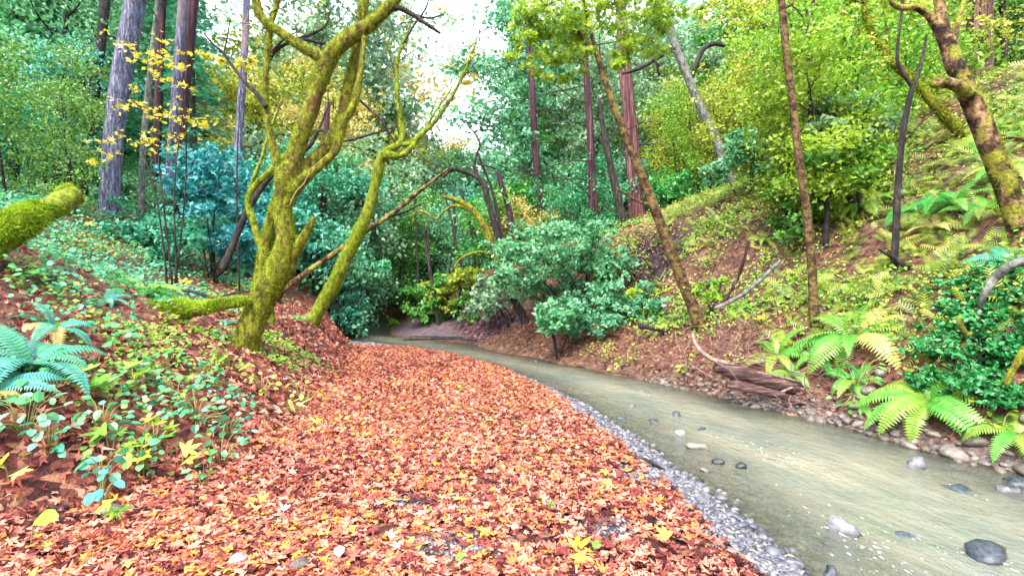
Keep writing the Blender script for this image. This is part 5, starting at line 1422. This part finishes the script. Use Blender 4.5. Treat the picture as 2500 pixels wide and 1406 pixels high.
shrub('willow_shrub', 'bright lime tuft at the far end of the pool', 'shrub', 18.5, blob(968, 790, 14, 10, 3, 150, 10, .4), 'lime', DIAM, .10, (968, 802), 83, 2)
shrub('hazel_shrub', 'ragged ivy hanging down the dark cliff at the creek bend', 'shrub', 14.4, blob(1150, 745, 40, 40, 9, 90, 16, .6) + blob(1200, 790, 40, 20, 6, 90, 16, .6), 'green', DIAM, .09, (1170, 790), 97, 3)
shrub('hazel_shrub', 'dark leafy plants overhanging the left edge of the pool', 'shrub', 14.6, blob(850, 760, 45, 40, 12, 120, 20, .8), 'teal', DIAM, .09, (845, 800), 98, 3)
for px, py, pts in [(1072, 800, [(1072, 802, 5), (1066, 760, 5), (1058, 710, 4), (1050, 660, 4), (1040, 600, 3), (1034, 540, 2)])]:
    trunk_tree('young_tree', 'thin dark tree leaning left on the sand flat beyond the creek', 'tree', 15.2, [pts, [(1052, 665, 2), (1046, 600, 2), (1048, 540, 1.5)]], DB, seg=7, seed=5)
for i, pts in enumerate([[(1022, 770, 3), (1021, 680, 3), (1017, 580, 2), (1010, 480, 2)], [(1130, 690, 4), (1118, 620, 4), (1102, 540, 3), (1085, 470, 2)], [(1160, 680, 4), (1155, 610, 4), (1145, 540, 3), (1125, 460, 3)], [(1185, 680, 5), (1175, 620, 4), (1155, 560, 4), (1135, 520, 3)], [(1100, 640, 3), (1112, 570, 3), (1108, 500, 3), (1112, 440, 2)]]):
    trunk_tree('young_tree', 'slender dark trunk in the group leaning over the creek bend', 'tree', 17.5 + .4 * i, [pts], DB, 'slender trunks beyond the creek bend', seg=7, seed=5 + i, sink=1.5)
shrub('hazel_shrub', 'green bush at the foot of the large pinkish redwood', 'shrub', 15.5, blob(1500, 560, 60, 45, 8, 240, 34, 1.5), 'emerald', DIAM, .13, (1500, 610), 84, 4)
shrub('hazel_shrub', 'dense green bush right of the large pinkish redwood', 'shrub', 16.5, blob(1640, 470, 60, 35, 8, 240, 32, 1.4), 'emerald', DIAM, .13, (1640, 510), 85, 4)
shrub('hazel_shrub', 'yellow green bush on the slope right of the hollow', 'shrub', 10.8, blob(1585, 720, 45, 25, 9, 100, 18, .8), 'lime', DIAM, .08, (1590, 755), 86, 4)
shrub('hazel_shrub', 'light green bush on the slope right of the leaning alder', 'shrub', 9.4, blob(1735, 705, 40, 25, 9, 90, 16, .7), 'lime', DIAM, .07, (1735, 750), 87, 4)
shrub('hazel_shrub', 'blue green sapling crown leaning over the crest of the right bank', 'shrub', 12.0, blob(1850, 360, 70, 60, 9, 240, 34, 1.4) + blob(1790, 420, 50, 50, 5, 200, 30, 1.0), 'sage_teal', DIAM, .12, (1830, 500), 88, 5)
shrub('hazel_shrub', 'green thicket around the foot of the mottled alder stems', 'shrub', 9.8, blob(1930, 510, 80, 60, 10, 240, 30, 1.4), 'green', DIAM, .10, (1930, 590), 89, 6)
shrub('hazel_shrub', 'pale green thicket high on the right slope beside the mossy yellow trunk', 'shrub', 9.6, blob(2080, 300, 90, 60, 11, 240, 34, 1.4), 'sage', DIAM, .11, (2090, 400), 90, 5)
shrub('hazel_shrub', 'leafy green thicket on the right slope left of the forked young tree', 'shrub', 9.0, blob(2090, 400, 90, 50, 10, 240, 32, 1.2), 'green', DIAM, .11, (2090, 470), 91, 5)
shrub('hazel_shrub', 'light thicket at the top right edge under the redwood', 'shrub', 11.0, blob(2450, 230, 60, 60, 8, 240, 36, 1.4), 'lime', DIAM, .12, (2450, 330), 92, 4)
shrub('ivy_column', 'tall column of grey green ivy on a trunk right of the sky gap', 'ivy', 18.5, [(1285 + 22 * rg.normal(), 60 + 470 * i / 26, .8 * (rg.random() - .5), 34, 230) for i in range(27)], 'sage_teal', DIAM, .15, (1318, 600), 93, 3)
shrub('maple_sapling', 'maple sapling with layered yellow leaves in front of the fir trunk', 'tree', 9.6,
      [(360, 135, 0, 60, 64), (325, 140, .1, 40, 34), (415, 125, 0, 44, 34), (432, 165, 0, 20, 26), (455, 215, .1, 18, 22), (385, 270, 0, 60, 50), (430, 290, 0, 75, 60), (480, 300, .1, 45, 30), (410, 355, 0, 62, 44), (340, 345, 0, 50, 30), (260, 350, -.1, 26, 22), (265, 375, .1, 20, 18), (230, 395, -.1, 20, 14), (445, 130, 0, 12, 12), (375, 180, 0, 20, 22), (300, 262, -.1, 22, 12), (415, 200, 0, 18, 14), (350, 225, 0, 20, 14)], 'yellow', STAR, .11, (420, 640), 94, 4, 'dark_bark', 1.6, fl=(.22, 4))
shrub('maple_sapling', 'few yellow leaves on twigs left of the maple limbs', 'tree', 10.5, [(590, 165, 0, 16, 26), (605, 150, 0, 10, 26), (540, 150, 0, 10, 26), (497, 135, 0, 10, 26)], 'yellow', STAR, .16, (575, 470), 95, 1, 'dark_bark', 1.4, fl=(.22, 4))

# ------------------------------------------------------------------ woodland trees: built once per kind, then copied
def gen_tree(seed, h, cb, cr, nl, per, tpl, size, tr=.13, up=.7, lean=.06, clump=.34, sub=3):
    """a branched trunk mesh and a crown mesh of leaf clumps set on the branch ends"""
    rng = np.random.default_rng(seed)
    tb, cbuf = Buf(), Buf()
    pts = [np.array([0, 0, -.4])]
    d = np.array([lean * rng.normal(), lean * rng.normal(), 1.0])
    for i in range(7):
        d = unit(d + np.array([rng.normal() * .06, rng.normal() * .06, .06])); pts.append(pts[-1] + d * (h * .95 + .4) / 7)
    pts = np.array(pts); rad = np.linspace(tr, tr * .16, 8); rad[0] *= 1.2
    tube(tb, pts, rad, 8, 3, .08, 2)
    fine = catmull(pts, 6)
    cent = []
    for i in range(nl):
        q = (cb + (h * .93 - cb) * ((i + rng.random() * .8) / nl)) / h
        k = int(np.clip(q * (len(fine) - 1), 0, len(fine) - 2)); p = fine[k]
        a = i * 2.4 + rng.normal() * .5
        hh = (p[2] - cb) / max(h - cb, .1)
        prof = math.sin(math.pi * np.clip(.22 + .70 * hh, 0, 1)) ** .7
        L = cr * prof * (.75 + .5 * rng.random())
        dd = np.array([math.cos(a), math.sin(a), .25 + .5 * rng.random()])
        bp = [p]
        for j in range(4):
            dd = unit(dd + rng.normal(size=3) * .18 + np.array([0, 0, -.04])); bp.append(bp[-1] + dd * L / 4)
        tube(tb, bp, np.linspace(tr * .34 * (1 - .6 * hh), .008, 5), 5, 2, 0)
        cent += [bp[2], bp[3], bp[4]]
        for s in range(sub):
            o = bp[1 + rng.integers(0, 3)]
            e = o + unit(dd + rng.normal(size=3) * .9) * L * (.35 + .3 * rng.random())
            tube(tb, [o, (o + e) / 2 + rng.normal(size=3) * .05, e], [tr * .12, tr * .08, .006], 4, 2, 0)
            cent += [e, (o + e) / 2]
    cent.append(pts[-1])
    cent = np.array(cent)
    n = len(cent)
    pos = np.repeat(cent, per, 0) + rng.normal(size=(n * per, 3)) * clump * np.array([1, 1, .55])
    nr = rng.normal(size=pos.shape) + np.array([0, 0, up])
    rr = np.clip(np.repeat(rng.random(n), per) * .45 + rng.random(len(pos)) * .55, 0, 1)
    leaves(cbuf, tpl, pos, nr, size * (.6 + .7 * rng.random(len(pos))), rng, rr, curl=rng.normal(size=len(pos)) + .6)
    return tb.mesh('trunk'), cbuf.mesh('crown', smooth=False), h

def gen_conifer(seed, h, cb, cr, nw, per, size, tr=.3):
    rng = np.random.default_rng(seed)
    tb, cbuf = Buf(), Buf()
    tube(tb, [(0, 0, -.5), (0, 0, h * .3), (.1, 0, h * .7), (.1, .1, h)], [tr * 1.1, tr * .85, tr * .45, .02], 9, 5, .05)
    P_, N_, Hd, Rr = [], [], [], []
    for i in range(nw):
        z = cb + (h - cb) * (i + rng.random()) / nw
        a = i * 2.4 + rng.normal() * .4
        L = cr * (1 - (z - cb) / (h - cb)) ** .75 * (.7 + .5 * rng.random()) + .25
        d = np.array([math.cos(a), math.sin(a), .12]); e = np.array([.05, .05, z]) + d * L + np.array([0, 0, -.18 * L])
        o = np.array([.05, .05, z]); mid = (o + e) / 2 + np.array([0, 0, .10 * L])
        tube(tb, [o, mid, e], [tr * .14, tr * .08, .006], 4, 3, 0)
        br_ = catmull(np.array([o, mid, e]), 8)
        k = rng.integers(2, len(br_), per)
        sd = np.cross(d, [0, 0, 1]); sgn = rng.choice([-1, 1], per)[:, None]
        off = rng.random((per, 1)) * L * .28
        p = br_[k] + sd * sgn * off + rng.normal(size=(per, 3)) * .05 - np.array([0, 0, 1]) * off * .35
        P_.append(p); Hd.append(d * .6 + sd * sgn * .8 + np.array([0, 0, -.45]) + rng.normal(size=(per, 3)) * .2)
        N_.append(np.array([0, 0, 1.0]) + rng.normal(size=(per, 3)) * .35); Rr.append(np.clip(rng.random() * .5 + rng.random(per) * .5, 0, 1))
    leaves(cbuf, NEED, np.concatenate(P_), np.concatenate(N_), size * (.6 + .7 * rng.random(nw * per)), rng, np.concatenate(Rr), curl=1.0, heading=np.concatenate(Hd))
    return tb.mesh('trunk'), cbuf.mesh('crown', smooth=False), h

KIT = {
 'tall': [gen_tree(401, 12.0, 2.2, 3.1, 26, 40, DIAM, .22, .17), gen_tree(402, 12.0, 3.0, 2.8, 24, 42, DIAM, .22, .16)],
 'mid': [gen_tree(403, 7.0, 1.2, 2.2, 20, 40, DIAM, .16, .10), gen_tree(404, 7.0, 1.6, 2.0, 18, 42, DIAM, .16, .09)],
 'thin': [gen_tree(405, 6.5, 1.0, 1.7, 16, 22, DIAM, .13, .06, clump=.30), gen_tree(406, 6.5, 1.3, 1.6, 15, 20, DIAM, .13, .055, clump=.30)],
 'bush': [gen_tree(407, 2.4, .2, 1.4, 16, 44, DIAM, .12, .04, clump=.24, sub=2), gen_tree(408, 2.4, .25, 1.3, 15, 44, DIAM, .12, .04, clump=.24, sub=2)],
 'conifer': [gen_conifer(409, 20, 1.5, 2.8, 90, 60, .40), gen_conifer(410, 20, 3.0, 2.5, 84, 60, .40)],
}
KIND = {'tall': 'woodland_tree', 'mid': 'woodland_tree', 'thin': 'sapling', 'bush': 'bush', 'conifer': 'conifer_tree'}
placed = []
MARKS = [(30, 'thick mossy log'), (225, 'dark shaded trunks'), (290, 'thickest fir'), (355, 'slender pale trunk'), (440, 'dark reddish redwood'), (590, 'grey brown conifer'), (700, 'large mossy maple'), (830, 'maple fork'), (930, 'second mossy maple'),
         (1080, 'sky gap'), (1190, 'dark crooked tree'), (1290, 'ivy column'), (1445, 'slim purple redwood'), (1540, 'large pinkish redwood'), (1640, 'leaning alder'), (1740, 'pale tan trunk'), (1850, 'slim pole'), (1945, 'mottled alder'), (2080, 'twin dark stems'), (2200, 'forked young tree'), (2300, 'broken limb stub'), (2420, 'thick blotchy tree')]
def wood(zone, n, seed, px, Yr, top, kits, mats, label, group, gap=1.1, trunk='dark_bark', hmax=None):
    rng = np.random.default_rng(seed)
    k = tries = 0
    while k < n and tries < n * 40:
        tries += 1
        a = px[0] + (px[1] - px[0]) * rng.random(); Y = Yr[0] + (Yr[1] - Yr[0]) * rng.random() ** .8
        X = (a - 1250) / F * Y
        if any((X - q[0]) ** 2 + (Y - q[1]) ** 2 < (gap * (q[2] + gap) / 2) ** 2 for q in placed): continue
        z = Hs(X, Y)
        t_px = top[0] + (top[1] - top[0]) * rng.random()
        h = CAM_H + (HZ - t_px) / F * Y - z
        if h < .8: continue
        kit = kits[rng.integers(0, len(kits))]
        tr, cr, h0 = KIT[kit][rng.integers(0, 2)]
        s = h / h0
        if s > (1.1 if zone == 'm' else 1.6) or s < .45: continue
        placed.append((X, Y, gap)); k += 1
        mt = mats[rng.integers(0, len(mats))]
        t = thing(KIND[kit], (X, Y, z), None, 'bush' if kit == 'bush' else 'tree', group)
        tpx = np.array([abs(a - q[0]) for q in MARKS]); qm = MARKS[int(tpx.argmin())]
        side = 'in line with' if abs(a - qm[0]) < 22 else ('just left of' if -70 < a - qm[0] < 0 else 'just right of' if 0 < a - qm[0] < 70 else 'left of' if a < qm[0] else 'right of')
        size = 'tall' if h > 9 else 'medium' if h > 4.5 else 'low'
        t['label'] = f'{size} {WORD[mt]} {label[0]} {label[1]}, {side} the {qm[1]}'
        ob('trunk', tr, M[trunk], t); ob('crown', cr, M[mt], t)
        t.rotation_euler = (0, 0, 6.283 * rng.random()); sx = s * (.85 + .3 * rng.random())
        t.scale = (sx, sx, s)
WORD = {'teal': 'teal green', 'emerald': 'deep green', 'green': 'mid green', 'lime': 'lime green', 'yellowgreen': 'yellow green', 'yellow': 'yellow', 'sage': 'grey green', 'sage_teal': 'soft green', 'straw': 'straw yellow', 'conifer': 'blue green', 'blue': 'blue green', 'gold': 'golden'}
wood('a', 24, 1, (-120, 480), (17, 30), (-350, 40), ['tall', 'conifer'], ['teal', 'emerald', 'conifer', 'sage_teal', 'green'], ('tree', 'behind the left conifers'), 'trees in the dense left wood', 1.7)
wood('b', 16, 2, (-160, 190), (12, 17), (40, 330), ['mid', 'thin'], ['teal', 'emerald', 'green'], ('young tree', 'in the left wood'), 'young trees of the left wood', 1.2)
wood('c', 12, 3, (-60, 640), (15, 19), (400, 500), ['bush'], ['teal', 'sage_teal', 'emerald', 'blue'], ('bush', 'under the left conifers'), 'bushes under the left conifers', .9)
wood('d', 22, 4, (600, 930), (19, 34), (-80, 270), ['tall', 'thin'], ['straw', 'yellowgreen', 'sage', 'straw', 'yellowgreen'], ('tree', 'behind the large maple'), 'trees behind the large mossy maple', 1.6)
wood('e', 12, 5, (660, 850), (15, 22), (330, 560), ['mid', 'bush'], ['teal', 'sage_teal', 'teal', 'sage'], ('small tree', 'low behind the maples'), 'small trees behind the two mossy maples', 1.1)
wood('f', 18, 6, (930, 1260), (24, 40), (310, 450), ['tall', 'mid'], ['sage', 'sage_teal', 'teal', 'straw'], ('tree', 'far up the valley'), 'far trees below the sky gap', 1.9)
wood('g', 12, 7, (960, 1230), (19.5, 26), (430, 620), ['mid', 'thin', 'bush'], ['green', 'sage_teal', 'teal', 'emerald'], ('small tree', 'beyond the creek bend'), 'small trees beyond the creek bend', 1.1)
wood('h', 22, 8, (1290, 1720), (21, 34), (-60, 260), ['tall', 'conifer', 'tall'], ['sage', 'green', 'yellowgreen', 'sage_teal'], ('tree', 'behind the redwoods'), 'trees behind the redwoods', 1.6)
wood('i', 14, 9, (1650, 1900), (16.5, 24), (120, 380), ['mid', 'thin'], ['yellowgreen', 'lime', 'gold', 'yellowgreen'], ('young tree', 'on the sunlit crest'), 'sunlit young trees on the crest', 1.1)
wood('j', 28, 10, (1700, 2620), (14, 28), (-300, 60), ['tall', 'mid'], ['yellowgreen', 'green', 'lime', 'lime', 'sage_teal'], ('tree', 'atop the right slope'), 'trees at the top of the right slope', 1.4)
wood('k', 22, 11, (1900, 2560), (9.5, 13.5), (-40, 330), ['thin'], ['yellowgreen', 'lime', 'green', 'yellowgreen'], ('sapling', 'on the right slope'), 'thin saplings on the right slope', 1.0)
wood('m', 24, 13, (1960, 2580), (8.6, 13), (60, 330), ['thin', 'thin', 'thin', 'mid'], ['lime', 'green', 'lime', 'yellowgreen'], ('shrub', 'high on the right slope'), 'shrubs high on the right slope', .8)
wood('l', 12, 12, (1200, 1620), (16, 21), (400, 540), ['bush'], ['sage_teal', 'green', 'straw', 'emerald'], ('bush', 'behind the right bank'), 'bushes behind the right bank', 1.0)

# far wooded hillsides, one mass
def far_forest():
    rng = np.random.default_rng(700)
    b = Buf()
    n = 900
    x = rng.uniform(-60, 60, n); y = 40 + 30 * rng.random(n)
    z = H(x, y)
    for i in range(n):
        px = 1250 + x[i] / y[i] * F
        gap = math.exp(-((px - 1110) / 170) ** 2)
        top = 9 + 9 * rng.random() - 11 * gap + 5 * min(1, abs(px - 1110) / 700)
        m = 60
        if top < 1: continue
        hh = rng.random(m) ** .8 * top
        pos = np.stack([x[i] + rng.normal(size=m) * 1.4, y[i] + rng.normal(size=m) * 1.4, z[i] + hh], -1)
        leaves(b, DIAM, pos, rng.normal(size=pos.shape) + np.array([0, -.4, .5]), .8 + .5 * rng.random(m), rng, np.clip(rng.random() * .6 + .4 * rng.random(m), 0, 1))
    me = b.mesh('far_forest', smooth=False)
    tag(ob('far_forest', me, M['sage_teal']), 'soft green wooded hillside closing the valley far behind', 'forest', kind='stuff')
far_forest()
